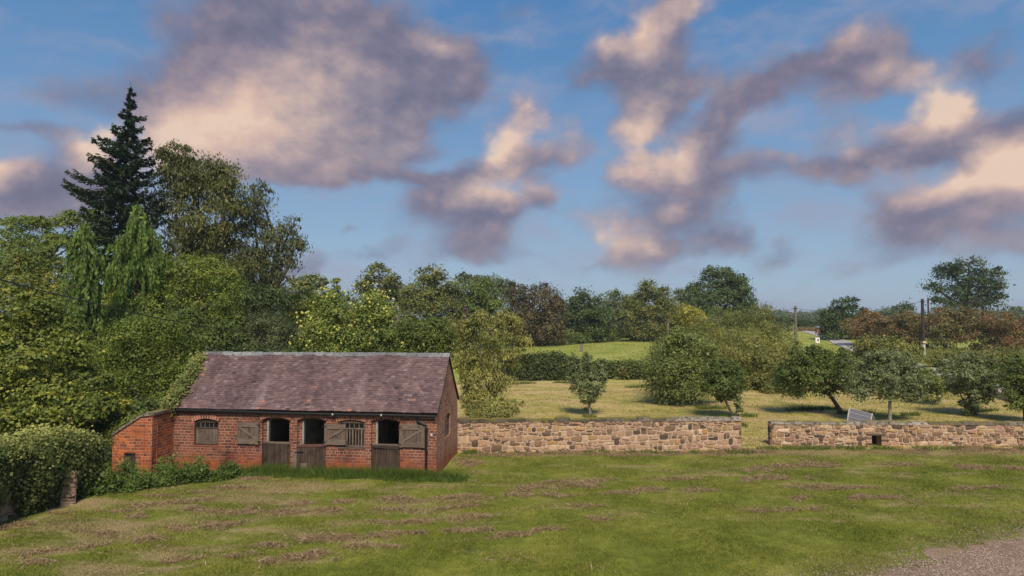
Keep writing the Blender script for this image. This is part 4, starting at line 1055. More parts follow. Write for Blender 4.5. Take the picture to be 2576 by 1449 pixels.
tree('willow_bush', 'grey green willow bush just behind the left part of the tiled roof', 'bush', 44,
    [(660, 815, 70, 34), (615, 845, 50, 50), (680, 850, 60, 44), (735, 845, 40, 40), (650, 890, 90, 40), (720, 890, 50, 36)], 670, 'willow', 26000, .15, .1, clump=.5, asp=.35, tint=(.4, .25), stems=4, up=.3, shell=.4)
tree('ash_tree', 'thin crowned ash showing between the evergreen and the apple trees', 'tree', 66, [(748, 712, 26, 16), (785, 705, 30, 16), (770, 725, 40, 20), (810, 720, 14, 14)], 770, 'mixed', 4200, .24, .2, clump=.6, flat=.5, shell=.15, ntip=70, tint=(.35, .2))
tree('lime_tree', 'pale yellow green tree between the grey willow and the apple trees', 'tree', 60, [(765, 765, 45, 34), (740, 800, 40, 40), (795, 790, 36, 50), (765, 830, 50, 40)], 765, 'ash', 15000, .20, .2, clump=.6, tint=(.4, .22))
tree('apple_tree', 'apple tree hung with yellow apples, rising to a twiggy leader behind the roof', 'tree', 38,
    [(838, 740, 18, 26), (848, 712, 8, 16), (815, 765, 28, 34), (850, 785, 40, 40), (805, 820, 36, 40), (850, 840, 46, 40), (790, 865, 40, 34), (840, 885, 50, 30), (760, 885, 36, 20)], 825, 'apple', 22000, .13, .14, clump=.42, tint=(.42, .24), fruit=130, shell=.35, ntip=90)
tree('apple_tree', 'rounder apple tree loaded with yellow apples close behind the ridge', 'tree', 38.8,
    [(940, 758, 32, 34), (955, 790, 34, 40), (915, 800, 30, 34), (940, 840, 48, 40), (895, 850, 34, 36), (975, 870, 28, 32), (930, 885, 50, 26)], 930, 'apple', 24000, .13, .14, clump=.42, tint=(.38, .24), fruit=150, shell=.35, ntip=80)
tree('hawthorn_bush', 'dark green rounded bush between the apple tree and the pale tree by the gable', 'bush', 46,
    [(1040, 830, 50, 34), (1095, 830, 46, 36), (1010, 860, 34, 30), (1060, 875, 70, 36), (1120, 870, 36, 40), (1000, 895, 36, 22)], 1060, 'darkgreen', 24000, .15, .1, clump=.5, tint=(.4, .22), stems=3)
tree('damson_tree', 'pale yellow green leaning tree growing beside the stable gable', 'tree', 35,
    [(1165, 820, 26, 26), (1205, 800, 24, 22), (1265, 800, 28, 24), (1300, 810, 20, 26), (1180, 860, 40, 36), (1235, 845, 40, 30), (1290, 860, 36, 34), (1175, 905, 34, 34), (1230, 900, 34, 30), (1285, 900, 30, 26), (1190, 950, 34, 34), (1240, 950, 40, 30), (1180, 1000, 24, 30), (1225, 1000, 34, 30), (1270, 960, 26, 20)], 1238, 'pale', 34000, .11, .10, clump=.42, asp=.42, tint=(.42, .27), shell=.2, ntip=150, hang=True, up=.3)
tree('damson_bush', 'low sprawling damson shoots at the foot of the pale leaning tree', 'bush', 33.4,
    [(1210, 1025, 36, 26), (1255, 1020, 40, 26), (1295, 1020, 26, 18), (1235, 1040, 50, 16), (1180, 1035, 20, 18)], 1240, 'pale', 9000, .11, .04, clump=.35, asp=.42, tint=(.25, .25), shell=.2, stems=5, spread=.3, ntip=80)
# ---- the tree line across the field
TL = 'trees along the far side of the field'
far = dict(clump=1.05, per=30, flat=.7, shell=.5, ntip=18, group=TL)
tree('ash_tree', 'ash with a rounded top above the second apple tree', 'tree', 112, [(955, 690, 34, 26), (920, 712, 26, 22), (985, 715, 30, 26), (930, 750, 50, 34), (985, 760, 40, 50), (950, 800, 60, 40)], 955, 'olive', 11000, .42, .4, tint=(.42, .22), **far)
tree('ash_tree', 'ash with a thin dark topknot left of the rounded green sycamore', 'tree', 106, [(1088, 685, 34, 20), (1065, 720, 40, 30), (1115, 725, 34, 34), (1085, 755, 60, 40), (1060, 790, 60, 40), (1120, 790, 40, 44), (1035, 750, 36, 36)], 1085, 'olive', 14000, .40, .4, tint=(.5, .22), **far)
tree('sycamore_tree', 'rounded mid green sycamore left of the brown copper beech', 'tree', 108, [(1180, 735, 40, 34), (1220, 740, 40, 40), (1190, 785, 50, 40), (1235, 790, 44, 40), (1160, 800, 30, 40), (1210, 830, 60, 36)], 1205, 'darkgreen', 15000, .40, .4, tint=(.55, .22), **far)
tree('ash_tree', 'wispy grey ash peeping over the green sycamore and the copper beech', 'tree', 135, [(1185, 708, 30, 20), (1235, 712, 36, 18), (1275, 720, 26, 16), (1255, 745, 40, 30)], 1230, 'greyfar', 6000, .5, .4, tint=(.3, .2), **far)
tree('copper_beech', 'big bronze brown beech in the middle of the tree line', 'tree', 116, [(1310, 745, 36, 30), (1365, 740, 40, 30), (1340, 775, 60, 34), (1395, 775, 28, 40), (1310, 805, 44, 44), (1370, 820, 50, 40), (1340, 845, 60, 26)], 1345, 'brown', 18000, .40, .45, tint=(.42, .25), **far)
tree('oak_tree', 'dark green oak right of the copper beech', 'tree', 124, [(1465, 755, 36, 28), (1495, 765, 26, 26), (1460, 790, 44, 34), (1500, 800, 34, 34), (1445, 820, 40, 30), (1490, 830, 40, 24)], 1470, 'oakdark', 12000, .42, .45, tint=(.6, .22), **far)
tree('ash_tree', 'hazy grey green ash behind the dark oak', 'tree', 150, [(1530, 755, 36, 24), (1565, 768, 32, 24), (1540, 790, 46, 34), (1580, 800, 36, 34), (1545, 825, 50, 26), (1595, 755, 24, 18)], 1550, 'greyfar', 10000, .5, .45, tint=(.45, .2), **far)
tree('oak_tree', 'olive oak with a raised top in front of the hazy ash', 'tree', 128, [(1640, 725, 34, 22), (1615, 740, 24, 20), (1625, 765, 52, 30), (1665, 760, 36, 30), (1600, 795, 42, 32), (1650, 800, 50, 34), (1680, 805, 30, 34), (1630, 828, 60, 20)], 1635, 'olive', 15000, .40, .45, tint=(.55, .22), **far)
tree('field_maple', 'small yellow green maple left of the large dark sycamore', 'tree', 126, [(1722, 785, 24, 26), (1745, 800, 22, 28), (1712, 810, 24, 26)], 1725, 'yellow', 5000, .34, .2, tint=(.45, .22), **far)
tree('ash_tree', 'greyish ash half hidden behind the large dark sycamore', 'tree', 165, [(1720, 740, 30, 20), (1740, 760, 30, 30), (1700, 770, 24, 26)], 1730, 'greyfar', 5000, .5, .4, tint=(.3, .2), **far)
tree('sycamore_tree', 'large domed dark green sycamore, tallest of the far tree line', 'tree', 138, [(1815, 700, 50, 30), (1785, 725, 46, 30), (1845, 725, 46, 32), (1765, 755, 36, 30), (1815, 755, 66, 34), (1865, 760, 34, 34), (1790, 790, 50, 30), (1850, 795, 46, 30)], 1815, 'oakdark', 22000, .46, .5, tint=(.62, .24), **far)
tree('oak_tree', 'spreading oak standing alone above the red brown hawthorn bushes', 'tree', 118,
    [(2435, 665, 48, 20), (2390, 685, 46, 22), (2485, 685, 38, 26), (2345, 718, 30, 14), (2430, 705, 60, 26), (2505, 715, 26, 30), (2400, 730, 50, 24), (2460, 745, 50, 26), (2500, 755, 30, 20), (2365, 760, 30, 16), (2420, 770, 60, 18)], 2440, 'oakdark', 13000, .36, .55, clump=1.0, tint=(.5, .24), shell=.25, ntip=90)
# ---- scrub, hedges and bushes of the middle distance
mid = dict(grow=1.12, rag=5, clump=.62, per=28, shell=.35, ntip=50)
tree('willow_scrub', 'grey olive willow scrub below the large dark sycamore', 'bush', 88, [(1790, 810, 50, 26), (1850, 795, 50, 26), (1910, 800, 44, 30), (1890, 835, 70, 34), (1820, 850, 60, 34), (1770, 850, 40, 40)], 1840, 'scrub', 18000, .26, .1, tint=(.32, .22), stems=5, spread=1.5, asp=.35, **mid)
tree('willow_scrub', 'willow scrub growing up to the lane beside the weathered pole', 'bush', 92, [(1925, 830, 40, 26), (1965, 840, 30, 26), (1940, 865, 56, 34), (1900, 880, 40, 40), (1975, 880, 26, 26)], 1940, 'scrub', 12000, .26, .1, tint=(.38, .22), stems=5, spread=1.5, asp=.35, **mid)
tree('willow_tree', 'soft yellow green willow filling the middle of the orchard', 'tree', 56, [(1840, 880, 50, 34), (1900, 890, 50, 34), (1870, 930, 70, 40), (1930, 930, 40, 40), (1880, 975, 60, 30), (1930, 985, 50, 30), (1830, 960, 40, 30)], 1880, 'scrub', 26000, .17, .14, tint=(.5, .24), stems=3, spread=.8, asp=.4, **mid)
tree('willow_tree', 'yellow green willow behind the leaning orchard tree', 'tree', 54, [(1960, 930, 36, 40), (1965, 980, 36, 34), (1935, 1005, 30, 20)], 1955, 'scrub', 11000, .16, .12, tint=(.5, .24), stems=3, spread=.6, asp=.4, **mid)
tree('plum_tree', 'large loose plum tree with a forked grey trunk in the orchard', 'tree', 46,
    [(1715, 850, 36, 22), (1690, 885, 48, 34), (1750, 880, 44, 36), (1670, 925, 44, 36), (1725, 930, 60, 40), (1780, 930, 36, 40), (1665, 965, 40, 26), (1740, 970, 56, 28), (1700, 985, 44, 16)], 1757, 'mixed', 34000, .14, .13, tint=(.42, .24), bark=BARKP, **mid)
tree('bare_bush', 'grey leafless thorn bush at the edge of the plum tree', 'bush', 50, [(1655, 875, 20, 22), (1640, 900, 22, 22)], 1650, 'willow', 900, .12, .05, tint=(.2, .2), stems=4, spread=.5, ntip=160, clump=.5, per=10, shell=.2, bark=BARKP)
orch = dict(grow=1.13, rag=6, clump=.36, per=26, shell=.35, ntip=50)
tree('young_apple_tree', 'small vase shaped apple tree standing alone on the cut orchard grass', 'tree', 41,
    [(1448, 930, 13, 26), (1475, 930, 18, 30), (1505, 945, 15, 22), (1462, 965, 22, 26), (1495, 970, 20, 22), (1480, 995, 16, 18), (1440, 905, 8, 14), (1512, 920, 9, 14)], 1484, 'grey', 15000, .105, .09, tint=(.42, .25), bark=BARKP, hang=False, **{**orch, 'grow': 1.3, 'clump': .26})
tree('young_apple_tree', 'dense round dark apple tree on two crossing pale stems', 'tree', 40,
    [(1800, 935, 26, 24), (1840, 935, 28, 24), (1822, 920, 30, 16), (1810, 965, 34, 26), (1845, 965, 26, 26), (1825, 990, 24, 18)], 1836, 'darkgreen', 26000, .105, .07, tint=(.22, .25), stems=2, spread=.35, bark=BARKP, **{**orch, 'grow': 1.18, 'clump': .22, 'rag': 3})
tree('young_shrub', 'slim columnar shrub right beside the crossing pale stems', 'bush', 39.5, [(1857, 1010, 10, 16), (1858, 1035, 9, 16)], 1857, 'grey', 1800, .10, .02, tint=(.35, .2), clump=.25, per=20)
tree('old_apple_tree', 'dark spreading apple tree leaning over on a bent bare trunk', 'tree', 41.5,
    [(2010, 905, 36, 26), (2060, 890, 44, 24), (2110, 905, 36, 24), (2000, 945, 36, 30), (2050, 935, 50, 34), (2105, 945, 40, 30), (2015, 980, 30, 20), (2075, 975, 40, 18), (2140, 930, 34, 28), (1975, 960, 26, 34), (2130, 975, 26, 16)], 2116, 'darkgreen', 26000, .12, .13, tint=(.42, .26), **orch)
tree('apple_tree', 'grey green apple tree with pale forked trunk behind the slatted coop', 'tree', 38.5,
    [(2190, 915, 40, 26), (2240, 905, 46, 24), (2285, 930, 30, 28), (2170, 955, 36, 28), (2225, 950, 50, 34), (2280, 970, 34, 26), (2235, 990, 44, 18), (2160, 985, 30, 18), (2300, 955, 28, 30), (2300, 990, 26, 16)], 2234, 'grey', 26000, .115, .10, tint=(.36, .26), bark=BARKP, **orch)
tree('young_apple_tree', 'thin yellow green sapling between two grey green apple trees', 'tree', 46, [(2335, 950, 26, 22), (2360, 965, 24, 24), (2345, 985, 24, 16)], 2340, 'ash', 6000, .12, .05, tint=(.3, .24), stems=2, spread=.2, **orch)
tree('apple_tree', 'upright grey green apple tree with low suckers near the end of the wall', 'tree', 41, [(2440, 910, 30, 24), (2475, 920, 26, 26), (2505, 945, 24, 26), (2400, 930, 24, 26), (2405, 970, 24, 18), (2425, 945, 34, 30), (2465, 955, 36, 30), (2445, 990, 30, 26), (2480, 990, 20, 20), (2440, 1020, 18, 20)], 2448, 'grey', 21000, .12, .09, tint=(.34, .25), stems=2, spread=.25, **orch)
tree('apple_tree', 'bright green apple tree cut by the picture edge beyond the wall', 'tree', 38, [(2560, 925, 36, 30), (2590, 960, 40, 40), (2550, 970, 26, 28), (2575, 1005, 34, 22)], 2575, 'darkgreen', 15000, .115, .1, tint=(.55, .25), **orch)
tree('elder_bush', 'olive elder bush behind the two orchard apple trees', 'bush', 58, [(2210, 868, 46, 20), (2258, 876, 34, 18), (2180, 880, 36, 20), (2240, 890, 60, 24)], 2225, 'scrub', 13000, .18, .08, tint=(.42, .24), stems=4, spread=.7, **mid)
tree('holly_tree', 'dark green rounded holly beside the bend of the lane', 'tree', 118, [(2125, 765, 34, 22), (2100, 785, 26, 22), (2145, 785, 28, 24), (2115, 815, 44, 32), (2150, 825, 30, 30), (2095, 830, 26, 26), (2083, 800, 20, 24), (2082, 832, 16, 18)], 2120, 'oakdark', 12000, .34, .3, tint=(.55, .24), clump=.8, shell=.45, ntip=20)
HG = 'hawthorn bushes with reddish leaves along the lane'
for i, (Y, lb, bx, lab, tn) in enumerate((
    (104, [(2180, 800, 24, 22), (2160, 825, 30, 26), (2200, 830, 26, 28)], 2178, 'rusty red hawthorn next to the dark holly', .62),
    (101, [(2225, 815, 26, 24), (2255, 820, 26, 28), (2235, 845, 40, 26)], 2238, 'red hawthorn between the rusty one and the creosoted pole', .5),
    (98, [(2290, 810, 30, 22), (2330, 815, 28, 26), (2300, 845, 50, 26)], 2305, 'brown hawthorn behind the creosoted pole', .42),
    (96, [(2370, 800, 34, 24), (2410, 800, 30, 24), (2385, 840, 52, 34)], 2388, 'olive brown hawthorn right of the creosoted pole, under the oak', .28),
    (93, [(2455, 805, 36, 24), (2490, 815, 30, 26), (2470, 850, 50, 34)], 2470, 'reddish hawthorn below the right side of the oak', .5),
    (90, [(2535, 820, 36, 28), (2575, 840, 36, 34), (2550, 865, 50, 30)], 2550, 'dark red hawthorn at the far end of the row', .66))):
    tree('hawthorn_bush', lab, 'bush', Y, lb, bx, 'red', 9500, .24, .08, group=HG, tint=(tn*.85, .3), stems=4, spread=1.0, clump=.7, per=28, shell=.3, ntip=60, rag=7, grow=1.08)
tree('poplar_tree', 'small rounded tree on the skyline left of the creosoted pole', 'tree', 190, [(2280, 778, 18, 18), (2282, 795, 20, 16)], 2281, 'oakdark', 3000, .5, .3, tint=(.5, .2), clump=1, ntip=6)
tree('ash_tree', 'low grey green tree on the skyline right of the holly', 'tree', 190, [(2235, 785, 22, 16), (2215, 795, 18, 14), (2250, 795, 16, 14)], 2232, 'greyfar', 3500, .5, .3, tint=(.3, .2), clump=1, ntip=6)
# ---- clipped and wild hedges: leaves over a long ridge of ground
def hedge(name, label, x0, x1, Y0, Y1, ytop, ybot_extra, depth, key, n, size, tint=(.4, .22), hvar=.15):
    k = np.linspace(0, 1, 40); xs = x0+(x1-x0)*k; Ys = Y0+(Y1-Y0)*k
    tops = np.array([P(x, np.interp(x, [q[0] for q in ytop], [q[1] for q in ytop]), Y) for x, Y in zip(xs, Ys)])
    gz = terr(tops[:, 0], tops[:, 1]); H = tops[:, 2]-gz
    org = np.array([tops[20][0], tops[20][1], gz[20]])
    root = thing(name, label, 'hedge', org)
    m = n//24; kk = R.uniform(0, 1, m); i = kk*39; i0 = np.minimum(i.astype(int), 38); f = i-i0
    base = tops[i0]*(1-f)[:, None]+tops[i0+1]*f[:, None]; h = np.interp(i, np.arange(40), H)
    s = R.uniform(0, 1, m); top = s < .45; v = np.where(top, R.uniform(-1, 1, m), np.where(R.random(m) < .7, -1, 1)); zz = np.where(top, 1, R.uniform(.02, 1, m))
    bulge = np.where(top, 0, np.sin(zz*2.6)*.25)
    bump = 1+hvar*np.sin(kk*97)*np.sin(kk*41+1)
    c = np.stack([base[:, 0]+R.normal(0, .1, m), base[:, 1]+v*depth/2*(1+bulge)*R.uniform(.75, 1.1, m), base[:, 2]-h+h*zz*bump], 1)
    d = np.stack([0*v, v*(~top), top*1.], 1)
    q = np.repeat(np.arange(m), 24); pts = c[q]+R.normal(size=(len(q), 3))*np.array([.34, .2, .2])*min(1, depth)
    N = d[q]*.8+R.normal(size=(len(q), 3))*.6; N[:, 2] += .45
    V = leaf_quads(pts, N, size, .6); ct = np.clip(R.normal(tint[0], tint[1], m), 0, 1)
    me = fast_mesh('foliage', V, 4, LMAT(key), np.clip(ct[q]+R.normal(0, .2, len(q)), 0, 1), org); link('foliage', me, root)
    mb = MB()
    for _ in range(50):
        j = R.integers(0, 39); b = tops[j].copy(); b[2] = gz[j]; t = b+np.array([R.normal(0, .3), R.normal(0, depth*.25), H[j]*.85])
        mb.tube([b, (b+t)/2+R.normal(0, .08, 3), t], [.04, .03, .012], 5, caps=False)
    b = tops.copy(); b[:, 2] = gz-.03; mb.tube(list(b), .05, 5)
    mb.build('stems', BARK, root)
hedge('hedge', 'dense dark hedge between the cut orchard and the green field', 1270, 1450, 64, 64.5, [(1270, 917), (1320, 904), (1400, 902), (1450, 916)], 0, 1.8, 'hedge', 17000, .20, (.42, .24), .2)
hedge('hedge', 'lower browned hedge continuing behind the vase shaped apple tree', 1445, 1660, 64.5, 65.5, [(1445, 917), (1520, 920), (1660, 916)], 0, 1.5, 'hedge', 15000, .19, (.55, .26), .08)
hedge('hedge', 'long trimmed hedge along the top of the green field', 1405, 1720, 118, 142, [(1405, 852), (1470, 838), (1560, 826), (1640, 820), (1720, 812)], 0, 2.5, 'darkgreen', 12000, .34, (.4, .22), .12)
hedge('hedge', 'dark roadside hedge beyond the bend of the lane', 1880, 2150, 160, 168, [(1880, 806), (1960, 802), (2040, 812), (2150, 806)], 0, 2.5, 'hedge', 9000, .42, (.35, .22), .2)
hedge('hedge', 'bronze bracken bank under the roadside hedge at the bend', 1990, 2062, 152, 152, [(1990, 829), (2062, 827)], 0, 2.0, 'red', 2600, .3, (.55, .22), .2)
for (Y, lb, bx, lab) in ((74, [(2365, 896, 26, 13), (2385, 900, 26, 12), (2350, 902, 20, 9)], 2368, 'low brown weedy bush on the verge just right of the creosoted pole'), (68, [(2410, 898, 36, 14), (2440, 902, 30, 12)], 2420, 'low green weedy bush further along the verge'), (62, [(2495, 895, 34, 18), (2525, 905, 34, 16), (2560, 900, 30, 20)], 2520, 'taller tangled weeds at the near end of the verge')):
    tree('weedy_bush', lab, 'bush', Y, lb, bx, 'scrub', 6000, .17, .04, stems=3, spread=.8, tint=(.5, .25), **mid)
tree('willow_tree', 'feathery willow scrub between the plum tree and the leaning apple tree', 'tree', 62, [(1850, 850, 60, 30), (1920, 870, 60, 30), (1970, 900, 40, 36), (1880, 910, 70, 40), (1820, 900, 50, 40)], 1890, 'scrub', 16000, .18, .12, tint=(.6, .24), stems=4, spread=1.0, asp=.4, **mid)
# far woods on the skyline: one mass
def far_woods():
    C = []; K = []
    for x0, x1, Y, y0, y1, n in ((1900, 2100, 420, 783, 810, 1400), (1880, 2180, 330, 796, 815, 1500), (2170, 2700, 300, 788, 812, 2200), (1400, 1900, 260, 770, 815, 1500), (-500, 900, 200, 740, 815, 3000), (2500, 2800, 260, 780, 815, 900)):
        x = R.uniform(x0, x1, n); top = y0+(y1-y0)*.35*(np.sin(x*.045+Y)*.5+.5+.3*np.sin(x*.13))
        y = top+(y1+8-top)*R.uniform(0, 1, n)**1.5; YY = Y+R.uniform(-12, 12, n)
        p = np.array([P(a, b, c) for a, b, c in zip(x, y, YY)]); C.append(p); K.append(np.full(n, Y))
    C = np.concatenate(C); K = np.concatenate(K); q = np.repeat(np.arange(len(C)), 9)
    pts = C[q]+R.normal(size=(len(q), 3))*np.array([1.3, 1.2, .8]); N = R.normal(size=(len(q), 3)); N[:, 2] += .6; N[:, 1] -= .5
    V = leaf_quads(pts, N, .95, .7); me = fast_mesh('far_woods', V, 4, LMAT('greyfar'), np.clip(R.normal(.25, .2, len(C))[q]+R.normal(0, .1, len(q)), 0, 1), np.zeros(3))
    tag(link('far_woods', me), 'bluish distant woods along the skyline', 'woods', kind='stuff')
far_woods()
# ---------------------------------------------------------------- ivy hedge on the old garden wall
H0 = np.array([-15.05, 15.2, 0.]); H1 = np.array([-14.25, 23.0, 0.]); hd = (H1-H0)/np.linalg.norm(H1-H0); hn = np.array([hd[1], -hd[0], 0]); HL = np.linalg.norm(H1-H0)
def htop(a): return 2.22-.30*a/HL
ow = thing('old_wall', 'old rubble wall showing through gaps in the ivy hedge', 'wall', (H0+H1)/2); ow['kind'] = 'thing'
mb = MB(); rubble(mb, H0, H1, -.1, 1.75, seed=33, th=.45); mb.build('wall', [STONE, MORTAR], ow)
def onface(x, y):
    d = ray(x, y); o = np.array([0, 0, CAMZ]); t = np.dot(H0-o, hn)/np.dot(d, hn); p = o+d*t; return float(np.dot(p-H0, hd)), float(p[2])
GAPS = [(*onface(3, 1300), .5, .8)]
def gapf(a, z):
    m = np.zeros(len(a), bool)
    for (ga, gz, ra, rz) in GAPS: m |= ((a-ga)/ra)**2+((z-gz+.12)/rz)**2 < 1
    return m
q0 = G(152, 1274); q1 = G(190, 1268); bz = 1.02
bu = thing('stone_buttress', 'short rubble stone buttress poking out of the ivy hedge near its far end', 'buttress', (q0+q1)/2); bu['kind'] = 'thing'
mb = MB(); a_, b_ = np.array([q0[0], q0[1], 0]), np.array([q1[0], q1[1], 0]); bd = (b_-a_)/np.linalg.norm(b_-a_); bn = np.array([bd[1], -bd[0], 0])
rubble(mb, a_, b_, -.1, bz, seed=71, th=.5); rubble(mb, b_-bd*.002, b_-bn*.5-bd*.002, -.1, bz-.06, seed=72, th=.05); mb.build('masonry', [STONE, MORTAR], bu)
ih = thing('ivy_hedge', 'thick ivy hedge with sunlit top painted pale smothering the old wall', 'hedge', (H0+H1)/2)
def ivy_hedge():
    n = 5200; a = R.uniform(-.1, HL+.25, n); s = R.random(n); side = s < .52; z = np.zeros(n); o = np.zeros(n)
    ht = htop(a)+.10*np.sin(a*2.1)+.07*np.sin(a*5.3+1)
    f = R.uniform(0.0, 1, n)**.9
    z = np.where(side, .05+(ht-.1)*f, ht+R.normal(0, .06, n)); near = np.min([np.abs(a-g[0])/g[2] for g in GAPS], 0); o = np.where(side, .10+.34*np.sin(f*2.4)*np.clip(near-.6, .25, 1)+R.normal(0, .06, n), R.uniform(-1.7, .42, n))
    z = np.where(~side, z-.22*((o+.6)/1.05)**2, z)
    keep = ~(gapf(a, z) & side); a, z, o, side = a[keep], z[keep], o[keep], side[keep]; n = len(a)
    c = H0+np.outer(a, hd)+np.outer(o, hn)+np.outer(z, UZ); per = 22; q = np.repeat(np.arange(n), per)
    pts = c[q]+R.normal(size=(len(q), 3))*np.array([.11, .13, .11])
    d = np.where(side[:, None], hn+UZ*.25, UZ)
    N = d[q]*.9+R.normal(size=(len(q), 3))*.5
    V = leaf_quads(pts, N, .085, .8, None, .35)
    t = np.where(side, R.normal(.30, .16, n)+.25*ss(1.2, 2.1, z), R.normal(.9, .14, n))  # lit top and upper face painted paler than the shaded side
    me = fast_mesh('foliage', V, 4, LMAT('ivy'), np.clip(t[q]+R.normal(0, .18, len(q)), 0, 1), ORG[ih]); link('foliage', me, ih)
ivy_hedge()
def ivy_patch(name, label, cs, n, size, key, rad, cat='ivy', tint=.55):
    cs = np.array(cs); org = cs.mean(0); root = thing(name, label, cat, org); per = 20; m = n//per
    seg = R.integers(0, len(cs)-1, m); f = R.random(m); c = cs[seg]*(1-f)[:, None]+cs[seg+1]*f[:, None]+R.normal(size=(m, 3))*rad*.6
    q = np.repeat(np.arange(m), per); pts = c[q]+R.normal(size=(len(q), 3))*rad*.45; N = R.normal(size=(len(q), 3))*.6+np.array([-.1, -.6, .6])
    V = leaf_quads(pts, N, size, .8); ct = np.clip(R.normal(tint, .2, m), 0, 1)
    me = fast_mesh('foliage', V, 4, LMAT(key), np.clip(ct[q]+R.normal(0, .15, len(q)), 0, 1), org); link('foliage', me, root)
    mb = MB(); mb.tube([p+R.normal(0, .04, 3) for p in cs], .02, 5, caps=False); mb.build('stem', BARK, root)
ivy_patch('ivy', 'ivy climbing the far verge of the tiled roof', [T(-.12, -.12, EAVE+.0), T(-.04, .35, EAVE+.42), T(-.02, .8, EAVE+.82), T(-.02, 1.3, EAVE+1.25), T(-.05, DEP/2-.2, RIDGE_Z-.15)], 7500, .085, 'ivy', np.array([.2, .22, .2]), tint=.85)
ivy_patch('ivy', 'ivy and dry creeper trailing over the low end of the brick wing', [TW(-.25, .1, ZL-.35), TW(.0, .2, ZL+.1), TW(wl*.28, .3, ZL+.4), TW(wl*.6, .35, ZR-.0)], 3600, .075, 'canopy', np.array([.22, .16, .10]), tint=.3)
br = dict(clump=.4, per=26, shell=.35, ntip=30)
tree('bramble_bush', 'dark bramble thicket behind the sloping coping of the wing', 'bush', 28.5, [(300, 1060, 60, 40), (360, 1030, 60, 30), (240, 1060, 50, 40), (410, 1020, 30, 24)], 320, 'darkgreen', 12000, .12, .04, stems=4, spread=.5, tint=(.3, .2), **br)
tree('bramble_bush', 'dark brambles under the hazel behind the ivy hedge', 'bush', 28, [(180, 1070, 60, 40), (80, 1090, 70, 40), (-20, 1100, 70, 50), (250, 1090, 50, 36)], 120, 'hedge', 12000, .12, .04, stems=4, spread=.6, tint=(.3, .2), **br)
tree('hazel_bush', 'shaded green thicket filling the gap under the robinias', 'bush', 40, [(480, 880, 40, 40), (520, 880, 50, 40), (470, 830, 60, 50), (560, 860, 50, 50), (230, 850, 50, 90), (200, 960, 60, 60)], 470, 'darkgreen', 20000, .17, .06, stems=5, spread=2.5, tint=(.25, .2), clump=.6, per=26, shell=.3)
tree('laurel_bush', 'dark laurel bush behind the ridge at the left end of the roof', 'bush', 39, [(560, 890, 50, 26), (620, 890, 50, 24), (500, 910, 40, 30), (700, 895, 60, 20), (760, 895, 40, 20)], 600, 'hedge', 12000, .16, .06, stems=4, spread=1.5, tint=(.3, .2), clump=.5, per=26, shell=.3)
# ---------------------------------------------------------------- grass
def in_stable(X, Y, pad=.0):
    u = (X-S0[0])*DU[0]+(Y-S0[1])*DU[1]; v = (X-S0[0])*DV[0]+(Y-S0[1])*DV[1]
    return (u > -pad-2.2) & (u < LEN+pad) & (v > -pad) & (v < DEP+pad)
def in_view(X, Y, m=1.06): return np.abs(X) < Y*1288/F*m+.5
GL0, GL1 = G(2110, 1449), G(2576, 1345); gdir = (GL1-GL0)[:2]/np.linalg.norm((GL1-GL0)[:2]); gnor = np.array([gdir[1], -gdir[0]])
def gravel_d(X, Y): return (X-GL0[0])*gnor[0]+(Y-GL0[1])*gnor[1]
def lawn():
    n = 760000; Y = 13+17.4*R.random(n)**1.1; X = R.uniform(-1, 1, n)*(Y*.80+2.2)
    k = ~in_stable(X, Y) & ~((X < -13.6) & (Y > 15)) & (gravel_d(X, Y) < R.normal(.15, .55, n)); X, Y = X[k], Y[k]
    wob = np.sin(X*1.3+Y*.6)*np.sin(Y*1.1-X*.4)+.6*np.sin(X*3.1+1)*np.sin(Y*2.7)
    blades('grass', np.stack([X, Y], 1), .05+.018*np.clip(wob, -1, 1.4), .016, BLADE, .8, label='short mown grass of the lawn', cat='grass')
    n = 170000; Y = 30.9+29*R.random(n)**1.3; X = R.uniform(-1, 1, n)*(Y*.78+.6); k = (X > -3.0) & ~in_stable(X, Y)
    X, Y = X[k], Y[k]; blades('stubble', np.stack([X, Y], 1), .085, .034, BLADE, 1.0, label='cut stubble of the orchard', cat='grass')
lawn()
def strands(name, cs, label, cat):
    """cs rows: x, y, half length, half width (m), height, count"""
    V = []; 
    for (x, y, a, b, h, n) in cs:
        n = int(n); r = np.sqrt(R.random(n)); th = R.uniform(0, 6.283, n); u = r*np.cos(th); v = r*np.sin(th)
        u += .25*np.sin(v*5+x*3); X = x+u*a+R.normal(0, .06, n); Y = y+v*b+.16*a*u*math.sin(x*2.3)+R.normal(0, .05, n)
        lump = .55+.45*np.sin(X*4.1+y)*np.sin(Y*5.3+x)
        Z = terr(X, Y)+.015+h*np.clip(1-u*u-v*v, 0, 1)*lump*R.uniform(.75, 1.15, n)
        C = np.stack([X, Y, Z], 1); N = R.normal(size=(n, 3))*.5; N[:, 2] += .8
        V.append(leaf_quads(C, N, .15, .09))
    V = np.concatenate(V); me = fast_mesh(name, V, 4, HAYM, np.clip(R.normal(.5, .25, len(V)//4), 0, 1), np.zeros(3))
    tag(link(name, me), label, cat, kind='stuff')
